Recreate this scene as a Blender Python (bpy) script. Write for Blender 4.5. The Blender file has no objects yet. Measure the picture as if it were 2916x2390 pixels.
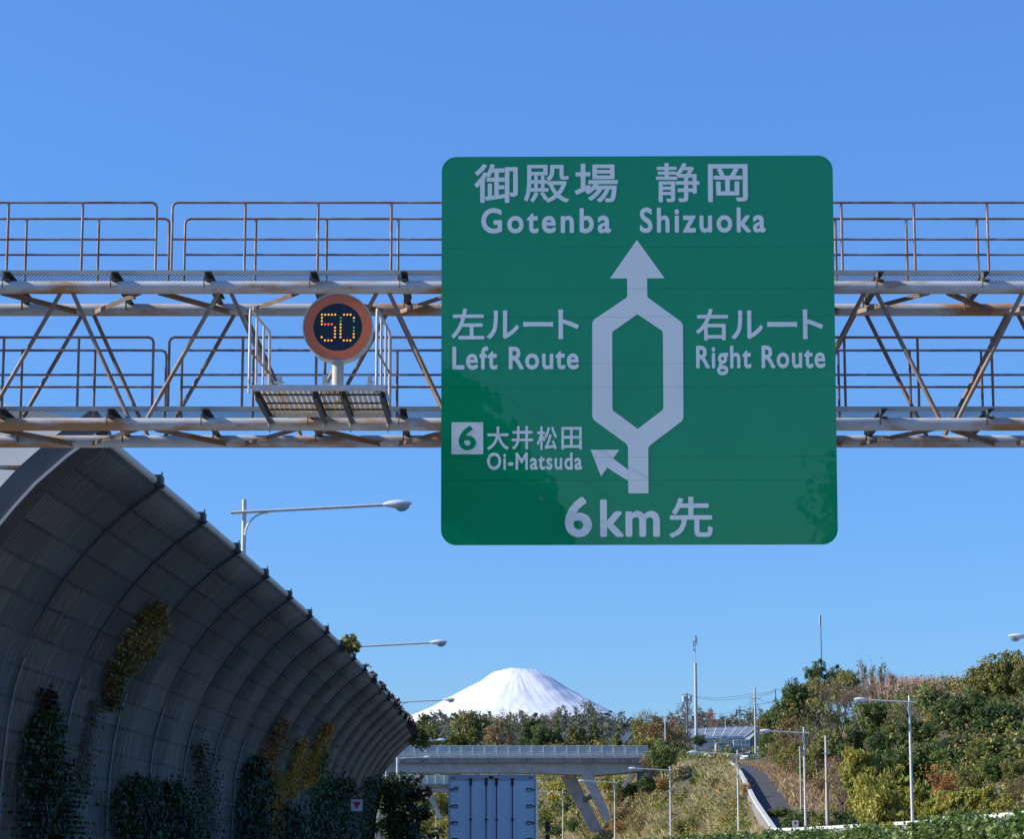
import bpy, math, random
import numpy as np
from mathutils import Vector, Matrix, noise as mnoise
from mathutils.geometry import tessellate_polygon

R = math.radians
sc = bpy.context.scene
col = sc.collection

# ------------------------------------------------------------ camera, sky, sun, exposure
F = 6000.0                                   # focal length in photo pixels (photo 2916 x 2390)
PITCH = R(8.0)
EYE = 1.3
HOR = 2460.0                                 # photo row of the horizon
CYP = HOR - F * math.tan(PITCH)              # photo row of the optical axis
cd = bpy.data.cameras.new("camera")
cd.sensor_fit = 'HORIZONTAL'
cd.sensor_width = 36.0
cd.lens = F / 2916.0 * 36.0
cd.shift_y = (CYP - 1195.0) / 2916.0
cd.clip_start = 0.1
cd.clip_end = 150000.0
cam = bpy.data.objects.new("camera", cd)
cam.location = (0, 0, EYE)
cam.rotation_euler = (R(90) + PITCH, 0, 0)
col.objects.link(cam)
sc.camera = cam

SUN_EL = 30.0
SUN_ROT = -92.6                              # degrees clockwise from +Y: the sun stands to the left
world = bpy.data.worlds.new("World")
sc.world = world
world.use_nodes = True
wn = world.node_tree
sky = wn.nodes.new('ShaderNodeTexSky')
sky.sky_type = 'NISHITA'
sky.sun_disc = False
sky.sun_elevation = R(SUN_EL)
sky.sun_rotation = R(SUN_ROT)
sky.altitude = 0.0
sky.air_density = 1.0
sky.dust_density = 0.0
sky.ozone_density = 10.0
bg = wn.nodes['Background']
# a phone camera lifts the dark upper sky and holds back the bright horizon: the same is done to the sky's luminance
bw = wn.nodes.new('ShaderNodeRGBToBW')
pw = wn.nodes.new('ShaderNodeMath'); pw.operation = 'POWER'; pw.inputs[1].default_value = -0.40
vm = wn.nodes.new('ShaderNodeVectorMath'); vm.operation = 'SCALE'
wn.links.new(sky.outputs[0], bw.inputs[0]); wn.links.new(bw.outputs[0], pw.inputs[0])
wn.links.new(sky.outputs[0], vm.inputs[0]); wn.links.new(pw.outputs[0], vm.inputs['Scale'])
vt = wn.nodes.new('ShaderNodeVectorMath'); vt.operation = 'MULTIPLY'; vt.inputs[1].default_value = (1.08, 1.14, 1.21)
wn.links.new(vm.outputs[0], vt.inputs[0]); wn.links.new(vt.outputs[0], bg.inputs[0])
bg.inputs[1].default_value = 0.15
ld = bpy.data.lights.new("sun", 'SUN')
ld.energy = 5.0
ld.angle = R(0.53)
ld.color = (1.0, 0.94, 0.84)
sun = bpy.data.objects.new("sun", ld)
sd = Vector((math.sin(R(SUN_ROT)) * math.cos(R(SUN_EL)), math.cos(R(SUN_ROT)) * math.cos(R(SUN_EL)), math.sin(R(SUN_EL))))
sun.rotation_euler = sd.to_track_quat('Z', 'Y').to_euler()
col.objects.link(sun)
vs = sc.view_settings
vs.view_transform = 'Standard'
vs.look = 'None'
vs.exposure = 0.5
vs.gamma = 1.0

# ------------------------------------------------------------ helpers
def P(px, py, D):
    """point at depth D (metres along the road axis) seen at photo pixel (px, py)"""
    u = (px - 1458.0) / F
    v = (CYP - py) / F
    c, s = math.cos(PITCH), math.sin(PITCH)
    dy = c - v * s
    return Vector((u * D / dy, D, EYE + D * (s + v * c) / dy))

def link(o, parent=None):
    col.objects.link(o)
    if parent is not None:
        o.parent = parent
    return o

def thing(name, label, cat, loc=(0, 0, 0), rz=0.0, group=None):
    o = bpy.data.objects.new(name, None)
    o.empty_display_size = 0.3
    o.location = loc
    o.rotation_euler = (0, 0, rz)
    o["label"] = label
    o["category"] = cat
    if group:
        o["group"] = group
    return link(o)

def copy_thing(src, loc, rz=0.0, scale=(1, 1, 1), label=None, group=None):
    r = src.copy()
    col.objects.link(r)
    r.location = loc
    r.rotation_euler = (0, 0, rz)
    r.scale = scale
    if label: r["label"] = label
    if group: r["group"] = group
    for ch in list(src.children):
        c = ch.copy()
        col.objects.link(c)
        c.parent = r
        for g in list(ch.children):
            d = g.copy()
            col.objects.link(d)
            d.parent = c
    return r

class MB:
    """collects shapes, builds ONE mesh object"""
    def __init__(s):
        s.v = []; s.f = []; s.m = []; s.s = []
    def add(s, vs_, fs_, mi=0, smooth=False):
        b = len(s.v)
        s.v.extend([tuple(p) for p in vs_])
        for f in fs_:
            s.f.append([b + i for i in f]); s.m.append(mi); s.s.append(smooth)
    def box(s, c, d, mi=0, rot=None):
        hx, hy, hz = d[0] / 2, d[1] / 2, d[2] / 2
        pts = [Vector((x, y, z)) for x in (-hx, hx) for y in (-hy, hy) for z in (-hz, hz)]
        if rot is not None: pts = [rot @ p for p in pts]
        c = Vector(c)
        s.add([p + c for p in pts], [(0, 1, 3, 2), (4, 6, 7, 5), (0, 4, 5, 1), (2, 3, 7, 6), (0, 2, 6, 4), (1, 5, 7, 3)], mi)
    def b2(s, lo, hi, mi=0):
        s.box([(a + b) / 2 for a, b in zip(lo, hi)], [abs(b - a) for a, b in zip(lo, hi)], mi)
    def bar(s, p0, p1, w, h, mi=0, up=(0, 0, 1)):
        p0, p1 = Vector(p0), Vector(p1)
        d = p1 - p0
        y = d.normalized()
        x = y.cross(Vector(up))
        if x.length < 1e-4: x = y.cross(Vector((1, 0, 0)))
        x.normalize()
        z = x.cross(y)
        s.box((p0 + p1) / 2, (w, d.length, h), mi, Matrix((x, y, z)).transposed())
    def tube(s, pts, r, n=8, mi=0, cap=True):
        pts = [Vector(p) for p in pts]
        rs = r if isinstance(r, (list, tuple)) else [r] * len(pts)
        rings = []
        ref = None
        for i, p in enumerate(pts):
            if i == 0: t = pts[1] - p
            elif i == len(pts) - 1: t = p - pts[i - 1]
            else: t = (pts[i + 1] - p).normalized() + (p - pts[i - 1]).normalized()
            t.normalize()
            if ref is None:
                ref = Vector((0, 0, 1)) if abs(t.z) < 0.9 else Vector((0, 1, 0))
            a = ref - t * ref.dot(t)
            a.normalize()
            ref = a
            b = t.cross(a)
            rings.append([p + a * (rs[i] * math.cos(2 * math.pi * k / n)) + b * (rs[i] * math.sin(2 * math.pi * k / n)) for k in range(n)])
        vv = [q for ring in rings for q in ring]
        ff = []
        for i in range(len(pts) - 1):
            for k in range(n):
                k2 = (k + 1) % n
                ff.append((i * n + k, i * n + k2, (i + 1) * n + k2, (i + 1) * n + k))
        s.add(vv, ff, mi, True)
        if cap:
            s.add(rings[0], [tuple(range(n))[::-1]], mi)
            s.add(rings[-1], [tuple(range(n))], mi)
    def loft(s, rings, mi=0, smooth=True, cap=True, closed=True):
        n = len(rings[0])
        vv = [q for ring in rings for q in ring]
        ff = []
        for i in range(len(rings) - 1):
            for k in range(n if closed else n - 1):
                k2 = (k + 1) % n
                ff.append((i * n + k, i * n + k2, (i + 1) * n + k2, (i + 1) * n + k))
        s.add(vv, ff, mi, smooth)
        if cap and closed:
            s.add(rings[0], [tuple(range(n))[::-1]], mi)
            s.add(rings[-1], [tuple(range(n))], mi)
    def disc(s, c, r, n=48, axis='Y', mi=0, r_in=0.0, thick=0.0):
        """ring or disc facing -Y"""
        c = Vector(c)
        o = [c + Vector((r * math.cos(2 * math.pi * k / n), 0, r * math.sin(2 * math.pi * k / n))) for k in range(n)]
        if r_in > 0:
            i_ = [c + Vector((r_in * math.cos(2 * math.pi * k / n), 0, r_in * math.sin(2 * math.pi * k / n))) for k in range(n)]
            s.add(o + i_, [(k, (k + 1) % n, n + (k + 1) % n, n + k) for k in range(n)], mi)
        else:
            s.add(o, [tuple(range(n))], mi)
        if thick:
            o2 = [p + Vector((0, thick, 0)) for p in o]
            s.add(o + o2, [(k, n + k, n + (k + 1) % n, (k + 1) % n) for k in range(n)], mi, True)
            s.add(o2, [tuple(range(n))[::-1]], mi)
    def build(s, name, mats, parent=None):
        me = bpy.data.meshes.new(name)
        me.from_pydata(s.v, [], s.f)
        if not isinstance(mats, (list, tuple)): mats = [mats]
        for m in mats: me.materials.append(m)
        me.polygons.foreach_set("material_index", s.m)
        me.polygons.foreach_set("use_smooth", s.s)
        me.update()
        return link(bpy.data.objects.new(name, me), parent)

def np_mesh(name, V, Fq, mats, mi=None, smooth=False, parent=None):
    me = bpy.data.meshes.new(name)
    V = np.asarray(V, dtype=np.float32); Fq = np.asarray(Fq, dtype=np.int32)
    n, k = Fq.shape
    me.vertices.add(len(V)); me.vertices.foreach_set("co", V.ravel())
    me.loops.add(n * k); me.loops.foreach_set("vertex_index", Fq.ravel())
    me.polygons.add(n)
    me.polygons.foreach_set("loop_start", np.arange(0, n * k, k, dtype=np.int32))
    me.polygons.foreach_set("loop_total", np.full(n, k, dtype=np.int32))
    if not isinstance(mats, (list, tuple)): mats = [mats]
    for m in mats: me.materials.append(m)
    if mi is not None: me.polygons.foreach_set("material_index", np.asarray(mi, dtype=np.int32))
    me.polygons.foreach_set("use_smooth", np.full(n, smooth))
    me.update(calc_edges=True)
    me.validate()
    return link(bpy.data.objects.new(name, me), parent)

# ------------------------------------------------------------ materials
def mat(name, c1, c2=None, rough=0.6, metal=0.0, scale=3.0, bump=0.0, spots=None, spot_scale=1.2, spot_lo=0.55, spot_hi=0.66, coords='Object', stretch=(1, 1, 1), detail=6.0, coat=0.0, spec=0.5, emit=0.0):
    m = bpy.data.materials.new(name)
    m.use_nodes = True
    nt = m.node_tree
    b = nt.nodes['Principled BSDF']
    b.inputs['Roughness'].default_value = rough
    b.inputs['Metallic'].default_value = metal
    b.inputs['Specular IOR Level'].default_value = spec
    b.inputs['Coat Weight'].default_value = coat
    b.inputs['Coat Roughness'].default_value = 0.03
    if c2 is None: c2 = tuple(x * 0.82 for x in c1)
    tc = nt.nodes.new('ShaderNodeTexCoord')
    mp = nt.nodes.new('ShaderNodeMapping'); mp.inputs['Scale'].default_value = stretch
    nt.links.new(tc.outputs[coords], mp.inputs[0])
    nz = nt.nodes.new('ShaderNodeTexNoise'); nz.inputs['Scale'].default_value = scale; nz.inputs['Detail'].default_value = detail
    nt.links.new(mp.outputs[0], nz.inputs['Vector'])
    mr = nt.nodes.new('ShaderNodeMapRange'); mr.inputs[1].default_value = 0.3; mr.inputs[2].default_value = 0.7
    nt.links.new(nz.outputs['Fac'], mr.inputs[0])
    mx = nt.nodes.new('ShaderNodeMix'); mx.data_type = 'RGBA'
    mx.inputs['A'].default_value = (*c1, 1); mx.inputs['B'].default_value = (*c2, 1)
    nt.links.new(mr.outputs[0], mx.inputs['Factor'])
    out = mx.outputs['Result']
    if spots:
        n2 = nt.nodes.new('ShaderNodeTexNoise'); n2.inputs['Scale'].default_value = spot_scale; n2.inputs['Detail'].default_value = 8.0
        n2.inputs['Roughness'].default_value = 0.65
        nt.links.new(mp.outputs[0], n2.inputs['Vector'])
        r2 = nt.nodes.new('ShaderNodeMapRange'); r2.inputs[1].default_value = spot_lo; r2.inputs[2].default_value = spot_hi
        nt.links.new(n2.outputs['Fac'], r2.inputs[0])
        m2 = nt.nodes.new('ShaderNodeMix'); m2.data_type = 'RGBA'
        m2.inputs['B'].default_value = (*spots, 1)
        nt.links.new(out, m2.inputs['A']); nt.links.new(r2.outputs[0], m2.inputs['Factor'])
        out = m2.outputs['Result']
    nt.links.new(out, b.inputs['Base Color'])
    if bump:
        bp = nt.nodes.new('ShaderNodeBump'); bp.inputs['Strength'].default_value = bump; bp.inputs['Distance'].default_value = 0.02
        nt.links.new(nz.outputs['Fac'], bp.inputs['Height']); nt.links.new(bp.outputs[0], b.inputs['Normal'])
    return m

def emis(name, c, st):
    m = bpy.data.materials.new(name); m.use_nodes = True
    b = m.node_tree.nodes['Principled BSDF']
    b.inputs['Base Color'].default_value = (*[x * 0.5 for x in c], 1)
    b.inputs['Emission Color'].default_value = (*c, 1); b.inputs['Emission Strength'].default_value = st
    return m

def leaf_mat(name, cols, trans=0.3, rough=0.55, scale=0.35, spec=0.35):
    """foliage: every leaf island takes its own mix of the colours, clumps drift between them"""
    m = bpy.data.materials.new(name); m.use_nodes = True
    nt = m.node_tree
    b = nt.nodes['Principled BSDF']
    b.inputs['Roughness'].default_value = rough
    b.inputs['Specular IOR Level'].default_value = spec
    g = nt.nodes.new('ShaderNodeNewGeometry')
    tc = nt.nodes.new('ShaderNodeTexCoord')
    oi = nt.nodes.new('ShaderNodeObjectInfo')
    va = nt.nodes.new('ShaderNodeVectorMath'); va.operation = 'MULTIPLY_ADD'
    va.inputs[1].default_value = (1, 1, 1)
    cb = nt.nodes.new('ShaderNodeCombineXYZ')
    mu = nt.nodes.new('ShaderNodeMath'); mu.operation = 'MULTIPLY'; mu.inputs[1].default_value = 40.0
    nt.links.new(oi.outputs['Random'], mu.inputs[0]); nt.links.new(mu.outputs[0], cb.inputs[0])
    nt.links.new(tc.outputs['Object'], va.inputs[0]); nt.links.new(cb.outputs[0], va.inputs[2])
    nz = nt.nodes.new('ShaderNodeTexNoise'); nz.inputs['Scale'].default_value = scale; nz.inputs['Detail'].default_value = 3.0
    nt.links.new(va.outputs[0], nz.inputs['Vector'])
    ad = nt.nodes.new('ShaderNodeMath'); ad.operation = 'MULTIPLY_ADD'; ad.inputs[1].default_value = 0.28
    nt.links.new(g.outputs['Random Per Island'], ad.inputs[0])
    sb = nt.nodes.new('ShaderNodeMapRange'); sb.inputs[1].default_value = 0.32; sb.inputs[2].default_value = 0.68; sb.inputs[3].default_value = 0.0; sb.inputs[4].default_value = 0.74
    nt.links.new(nz.outputs['Fac'], sb.inputs[0]); nt.links.new(sb.outputs[0], ad.inputs[2])
    cr = nt.nodes.new('ShaderNodeValToRGB')
    el = cr.color_ramp.elements
    while len(el) < len(cols): el.new(0.5)
    for i, c in enumerate(cols):
        el[i].position = i / (len(cols) - 1); el[i].color = (*[x * 1.42 for x in c], 1)
    nt.links.new(ad.outputs[0], cr.inputs[0])
    nt.links.new(cr.outputs[0], b.inputs['Base Color'])
    if trans:
        t = nt.nodes.new('ShaderNodeBsdfTranslucent')
        nt.links.new(cr.outputs[0], t.inputs[0])
        ms = nt.nodes.new('ShaderNodeMixShader'); ms.inputs[0].default_value = trans
        nt.links.new(b.outputs[0], ms.inputs[1]); nt.links.new(t.outputs[0], ms.inputs[2])
        nt.links.new(ms.outputs[0], nt.nodes['Material Output'].inputs[0])
    return m

M = {}
M['chord'] = mat('galvanised_rusty', (0.56, 0.57, 0.57), (0.44, 0.46, 0.47), 0.55, 0.0, 4, 0.05, spots=(0.40, 0.20, 0.08), spot_scale=0.9, spot_lo=0.48, spot_hi=0.60, stretch=(0.9, 3, 3))
M['brace'] = mat('brace_rust', (0.32, 0.27, 0.23), (0.22, 0.14, 0.10), 0.6, 0.0, 5, 0.05, spots=(0.25, 0.14, 0.08), spot_scale=2.0, spot_lo=0.42, spot_hi=0.56)
M['rail'] = mat('rail_rust', (0.34, 0.31, 0.29), (0.24, 0.17, 0.14), 0.55, 0.0, 6, 0.03, spots=(0.24, 0.11, 0.06), spot_scale=2.5, spot_lo=0.42, spot_hi=0.56)
M['steel'] = mat('galvanised', (0.50, 0.51, 0.52), (0.40, 0.41, 0.42), 0.5, 0.0, 8, 0.03, spots=(0.22, 0.14, 0.08), spot_scale=3, spot_lo=0.62, spot_hi=0.7)
M['bracket'] = mat('bracket_steel', (0.12, 0.125, 0.12), (0.075, 0.075, 0.07), 0.7, 0.1, 6, spots=(0.11, 0.06, 0.04), spot_scale=4)
M['toe'] = mat('toe_channel', (0.46, 0.46, 0.42), (0.36, 0.35, 0.31), 0.6, 0.1, 3, stretch=(1, 1, 1))
M['grate'] = mat('grating_slats', (0.92, 0.78, 0.56), (0.78, 0.62, 0.42), 0.7, 0.1, 9)
M['pole'] = mat('lamp_pole', (0.60, 0.61, 0.60), (0.50, 0.50, 0.48), 0.5, 0.2, 2.0, spots=(0.33, 0.24, 0.15), spot_scale=1.5, spot_lo=0.6, spot_hi=0.72)
M['head'] = mat('lamp_head', (0.72, 0.76, 0.78), (0.62, 0.66, 0.68), 0.35, 0.1, 2.0)
M['bowl'] = mat('lamp_bowl', (0.30, 0.42, 0.46), (0.24, 0.34, 0.38), 0.08, 0.0, 3.0, coat=0.6)
M['ramp'] = mat('dark_asphalt', (0.06, 0.062, 0.066), (0.045, 0.047, 0.05), 0.9, 0, 0.7, 0.2)
M['asphalt'] = mat('asphalt', (0.27, 0.265, 0.255), (0.22, 0.215, 0.205), 0.9, 0, 0.7, 0.2)  # paler than asphalt, so the unseen highway bounces fill light onto the sign
M['line'] = mat('road_paint', (0.72, 0.72, 0.70), (0.6, 0.6, 0.58), 0.7)
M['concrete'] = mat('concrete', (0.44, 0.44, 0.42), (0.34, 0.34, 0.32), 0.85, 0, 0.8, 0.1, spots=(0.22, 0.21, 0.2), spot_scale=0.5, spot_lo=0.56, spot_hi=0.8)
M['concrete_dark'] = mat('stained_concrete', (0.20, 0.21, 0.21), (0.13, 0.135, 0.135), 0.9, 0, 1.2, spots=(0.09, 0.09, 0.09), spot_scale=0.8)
M['whiterail'] = mat('white_coping', (0.56, 0.58, 0.55), (0.47, 0.49, 0.46), 0.6, 0, 1.5)
M['wallgrey'] = mat('ramp_wall', (0.24, 0.235, 0.22), (0.18, 0.175, 0.165), 0.9, 0, 1.2, spots=(0.12, 0.115, 0.10), spot_scale=0.7)
M['coping'] = mat('beige_pipe', (0.66, 0.60, 0.50), (0.56, 0.50, 0.41), 0.55, 0.0, 1.0)
M['arch'] = mat('arch_steel', (0.075, 0.085, 0.10), (0.055, 0.06, 0.07), 0.5, 0.1, 1.5, spots=(0.10, 0.07, 0.05), spot_scale=2.0, spot_lo=.6, spot_hi=.7)
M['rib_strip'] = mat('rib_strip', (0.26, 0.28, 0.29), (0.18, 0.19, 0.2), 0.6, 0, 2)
M['post'] = mat('barrier_post', (0.06, 0.06, 0.056), (0.045, 0.045, 0.042), 0.55, 0.2, 1.5)
M['truckwhite'] = mat('truck_white', (0.74, 0.78, 0.80), (0.70, 0.74, 0.76), 0.3, 0, 1.0, coat=0.2)
M['truckrail'] = mat('truck_frame', (0.46, 0.47, 0.5), (0.40, 0.41, 0.44), 0.35, 0.3, 3)
M['black'] = mat('black_paint', (0.02, 0.02, 0.022), (0.012, 0.012, 0.013), 0.45, 0, 3)
M['rubber'] = mat('rubber', (0.02, 0.02, 0.02), (0.014, 0.014, 0.014), 0.85)
M['redlens'] = mat('red_lens', (0.30, 0.02, 0.02), (0.22, 0.01, 0.01), 0.2)
M['chrome'] = mat('bright_handle', (0.75, 0.76, 0.78), (0.65, 0.66, 0.68), 0.3, 0.4)
M['glassdark'] = mat('dark_glass', (0.02, 0.025, 0.03), (0.015, 0.02, 0.022), 0.06, 0, 2, coat=0.5)
M['carwhite'] = mat('car_white', (0.8, 0.8, 0.8), (0.76, 0.76, 0.76), 0.25, 0, 2, coat=0.5)
M['signred'] = mat('sign_red', (0.85, 0.03, 0.04), (0.75, 0.025, 0.035), 0.4)
M['signwhite'] = mat('sign_white', (0.8, 0.8, 0.8), (0.72, 0.72, 0.72), 0.4)
M['ringred'] = mat('orange_red_ring', (0.75, 0.17, 0.055), (0.68, 0.15, 0.05), 0.35, 0, 2.5)
M['rim'] = mat('grey_rim', (0.42, 0.47, 0.50), (0.36, 0.40, 0.43), 0.4, 0.2)
M['led_bg'] = mat('led_screen', (0.008, 0.012, 0.022), (0.005, 0.008, 0.014), 0.3, 0, 60)
M['led_a'] = emis('led_amber', (1.0, 0.46, 0.05), 0.75)
M['led_r'] = emis('led_red', (1.0, 0.10, 0.02), 1.0)
M['led_g'] = emis('led_green', (0.10, 0.35, 0.08), 0.5)
M['bark'] = mat('bark', (0.13, 0.10, 0.075), (0.08, 0.06, 0.045), 0.9, 0, 2)
M['twig'] = mat('bare_twigs', (0.24, 0.20, 0.155), (0.16, 0.13, 0.10), 0.9, 0, 0.5)
M['twigred'] = mat('reddish_twigs', (0.46, 0.31, 0.25), (0.34, 0.22, 0.17), 0.9, 0, 0.5)
M['mast'] = mat('mast_steel', (0.50, 0.52, 0.53), (0.42, 0.44, 0.45), 0.5, 0.2, 1)
M['dkmast'] = mat('dark_mast', (0.13, 0.15, 0.16), (0.09, 0.10, 0.11), 0.6, 0.2, 1)
M['cpole'] = mat('concrete_pole', (0.48, 0.46, 0.42), (0.40, 0.38, 0.35), 0.8, 0, 0.7)
M['wire'] = mat('cable', (0.035, 0.04, 0.045), (0.03, 0.03, 0.035), 0.6)
M['ghglass'] = mat('greenhouse_glass', (0.30, 0.33, 0.36), (0.16, 0.18, 0.20), 0.25, 0, 0.9, stretch=(0.5, 1, 2.0), coat=0.2)
M['ghwhite'] = mat('greenhouse_frame', (0.75, 0.77, 0.76), (0.66, 0.68, 0.67), 0.5)
M['ghwall'] = mat('greenhouse_film', (0.50, 0.53, 0.55), (0.36, 0.40, 0.42), 0.4, 0, 1.2)
M['fencepanel'] = mat('bridge_screen', (0.50, 0.55, 0.52), (0.36, 0.41, 0.40), 0.5, 0, 0.5)
M['fencegreen'] = mat('pale_green_fence', (0.44, 0.52, 0.47), (0.38, 0.45, 0.41), 0.6, 0, 0.8)
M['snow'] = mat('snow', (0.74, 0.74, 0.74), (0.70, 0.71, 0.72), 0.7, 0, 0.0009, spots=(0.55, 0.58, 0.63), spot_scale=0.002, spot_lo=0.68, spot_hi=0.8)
M['soil'] = mat('dry_bank', (0.10, 0.085, 0.045), (0.055, 0.06, 0.025), 0.95, 0, 0.12, 0.3, spots=(0.15, 0.11, 0.06), spot_scale=0.05, spot_lo=0.5, spot_hi=0.6)

L = {}
L['dark'] = leaf_mat('dark_leaves', [(0.014, 0.03, 0.012), (0.032, 0.06, 0.018), (0.07, 0.10, 0.025), (0.115, 0.13, 0.035)])
L['olive'] = leaf_mat('olive_leaves', [(0.05, 0.065, 0.018), (0.11, 0.12, 0.03), (0.17, 0.165, 0.045), (0.21, 0.185, 0.06)])
L['green'] = leaf_mat('green_leaves', [(0.025, 0.05, 0.014), (0.065, 0.10, 0.025), (0.105, 0.135, 0.03), (0.14, 0.155, 0.04)])
L['bamboo'] = leaf_mat('bamboo_leaves', [(0.10, 0.12, 0.022), (0.18, 0.18, 0.03), (0.26, 0.24, 0.045), (0.32, 0.27, 0.05)])
L['brown'] = leaf_mat('brown_leaves', [(0.09, 0.065, 0.035), (0.16, 0.115, 0.055), (0.22, 0.155, 0.07), (0.19, 0.16, 0.065)])
L['orange'] = leaf_mat('orange_leaves', [(0.17, 0.07, 0.025), (0.26, 0.12, 0.035), (0.30, 0.18, 0.05), (0.17, 0.15, 0.05)])
L['red'] = leaf_mat('red_leaves', [(0.16, 0.035, 0.02), (0.22, 0.06, 0.03), (0.17, 0.08, 0.04)])
L['yellow'] = leaf_mat('yellow_vine_leaves', [(0.20, 0.09, 0.02), (0.34, 0.18, 0.025), (0.42, 0.25, 0.035), (0.20, 0.16, 0.03)], 0.35)
L['yellowgreen'] = leaf_mat('yellow_green_vine_leaves', [(0.025, 0.04, 0.012), (0.10, 0.09, 0.02), (0.25, 0.165, 0.03), (0.30, 0.16, 0.03)], 0.35)
L['ivy'] = leaf_mat('ivy_leaves', [(0.008, 0.02, 0.008), (0.018, 0.036, 0.013), (0.035, 0.058, 0.018), (0.07, 0.09, 0.028)], 0.15, 0.5, 1.5, 0.3)
L['hedge'] = leaf_mat('hedge_leaves', [(0.015, 0.036, 0.01), (0.05, 0.09, 0.02), (0.12, 0.17, 0.04), (0.24, 0.28, 0.10)], 0.3, 0.42, 2.0, 0.4)
L['grass'] = leaf_mat('dry_grass', [(0.15, 0.15, 0.05), (0.30, 0.25, 0.11), (0.42, 0.35, 0.20), (0.33, 0.20, 0.10)], 0.3, 0.7, 0.12)
L['straw'] = leaf_mat('straw_grass', [(0.24, 0.17, 0.09), (0.34, 0.24, 0.13), (0.40, 0.29, 0.17)], 0.3, 0.7, 0.12)
L['far'] = leaf_mat('far_wood_leaves', [(0.055, 0.075, 0.06), (0.08, 0.10, 0.07), (0.115, 0.115, 0.08), (0.145, 0.125, 0.10)], 0.2, 0.8, 0.02)  # distance haze is mixed into these greyed leaf colours
L['maroon'] = leaf_mat('dark_red_creeper', [(0.03, 0.016, 0.014), (0.06, 0.032, 0.025), (0.09, 0.055, 0.03)], 0.2)
for k in L: M['leaf_' + k] = L[k]

def panel_mat():
    """perforated grey absorber panel: rows 0.95 m, ribs across, tiny slots (uv in metres)"""
    m = bpy.data.materials.new('absorber_panel'); m.use_nodes = True
    nt = m.node_tree; b = nt.nodes['Principled BSDF']
    b.inputs['Roughness'].default_value = 0.65; b.inputs['Metallic'].default_value = 0.1
    uv = nt.nodes.new('ShaderNodeUVMap'); uv.uv_map = 'UVMap'
    sx = nt.nodes.new('ShaderNodeSeparateXYZ'); nt.links.new(uv.outputs[0], sx.inputs[0])
    def math_(op, a, bv=None, c=None):
        n = nt.nodes.new('ShaderNodeMath'); n.operation = op
        for i, x in enumerate((a, bv, c)):
            if x is None: continue
            if isinstance(x, (int, float)): n.inputs[i].default_value = x
            else: nt.links.new(x, n.inputs[i])
        return n.outputs[0]
    u, v = sx.outputs[0], sx.outputs[1]
    row = math_('DIVIDE', v, 0.57)
    rowf = math_('FRACT', row); rowi = math_('FLOOR', row)
    pu = math_('DIVIDE', math_('SUBTRACT', u, 0.9), 2.0); pui = math_('FLOOR', pu)
    cb = nt.nodes.new('ShaderNodeCombineXYZ'); nt.links.new(rowi, cb.inputs[0]); nt.links.new(pui, cb.inputs[1])
    wn_ = nt.nodes.new('ShaderNodeTexWhiteNoise'); wn_.noise_dimensions = '2D'; nt.links.new(cb.outputs[0], wn_.inputs['Vector'])
    seam = math_('LESS_THAN', rowf, 0.11)
    rib = math_('PINGPONG', u, 0.075)
    rib = math_('MULTIPLY', rib, 13.3)
    slot = math_('PINGPONG', v, 0.03)
    slot = math_('MULTIPLY', slot, 33.0)
    ns = nt.nodes.new('ShaderNodeTexNoise'); ns.inputs['Scale'].default_value = 1.0; ns.inputs['Detail'].default_value = 5
    mp = nt.nodes.new('ShaderNodeMapping'); mp.inputs['Scale'].default_value = (6.0, 0.5, 1); nt.links.new(uv.outputs[0], mp.inputs[0]); nt.links.new(mp.outputs[0], ns.inputs['Vector'])
    val = math_('MULTIPLY_ADD', rib, 0.85, 0.2)
    val = math_('MULTIPLY_ADD', slot, 0.14, val)
    val = math_('MULTIPLY_ADD', wn_.outputs['Value'], 0.42, val)
    nsv = math_('MULTIPLY_ADD', ns.outputs['Fac'], 1.2, 0.4)
    val = math_('MULTIPLY', val, nsv)
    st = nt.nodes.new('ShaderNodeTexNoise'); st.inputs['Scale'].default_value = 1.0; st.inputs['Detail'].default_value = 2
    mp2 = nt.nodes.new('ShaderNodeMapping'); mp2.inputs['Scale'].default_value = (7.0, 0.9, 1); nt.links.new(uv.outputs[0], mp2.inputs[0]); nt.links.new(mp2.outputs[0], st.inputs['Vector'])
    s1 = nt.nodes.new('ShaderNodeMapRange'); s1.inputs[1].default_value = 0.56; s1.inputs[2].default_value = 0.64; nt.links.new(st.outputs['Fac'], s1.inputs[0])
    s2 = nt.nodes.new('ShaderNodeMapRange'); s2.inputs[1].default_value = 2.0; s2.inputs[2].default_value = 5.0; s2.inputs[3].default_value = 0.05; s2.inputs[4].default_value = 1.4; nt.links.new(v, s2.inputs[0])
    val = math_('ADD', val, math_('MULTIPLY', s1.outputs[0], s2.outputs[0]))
    sm = math_('MULTIPLY_ADD', seam, -0.42, 1.0)
    val = math_('MULTIPLY', val, sm)
    mx = nt.nodes.new('ShaderNodeMix'); mx.data_type = 'RGBA'
    mx.inputs['A'].default_value = (0.008, 0.008, 0.007, 1); mx.inputs['B'].default_value = (0.175, 0.152, 0.115, 1)
    mr = nt.nodes.new('ShaderNodeMapRange'); mr.inputs[1].default_value = 0.1; mr.inputs[2].default_value = 1.5
    nt.links.new(val, mr.inputs[0]); nt.links.new(mr.outputs[0], mx.inputs['Factor'])
    nt.links.new(mx.outputs['Result'], b.inputs['Base Color'])
    bp = nt.nodes.new('ShaderNodeBump'); bp.inputs['Strength'].default_value = 0.5; bp.inputs['Distance'].default_value = 0.03
    nt.links.new(rib, bp.inputs['Height']); nt.links.new(bp.outputs[0], b.inputs['Normal'])
    return m
M['absorber'] = panel_mat()

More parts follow.
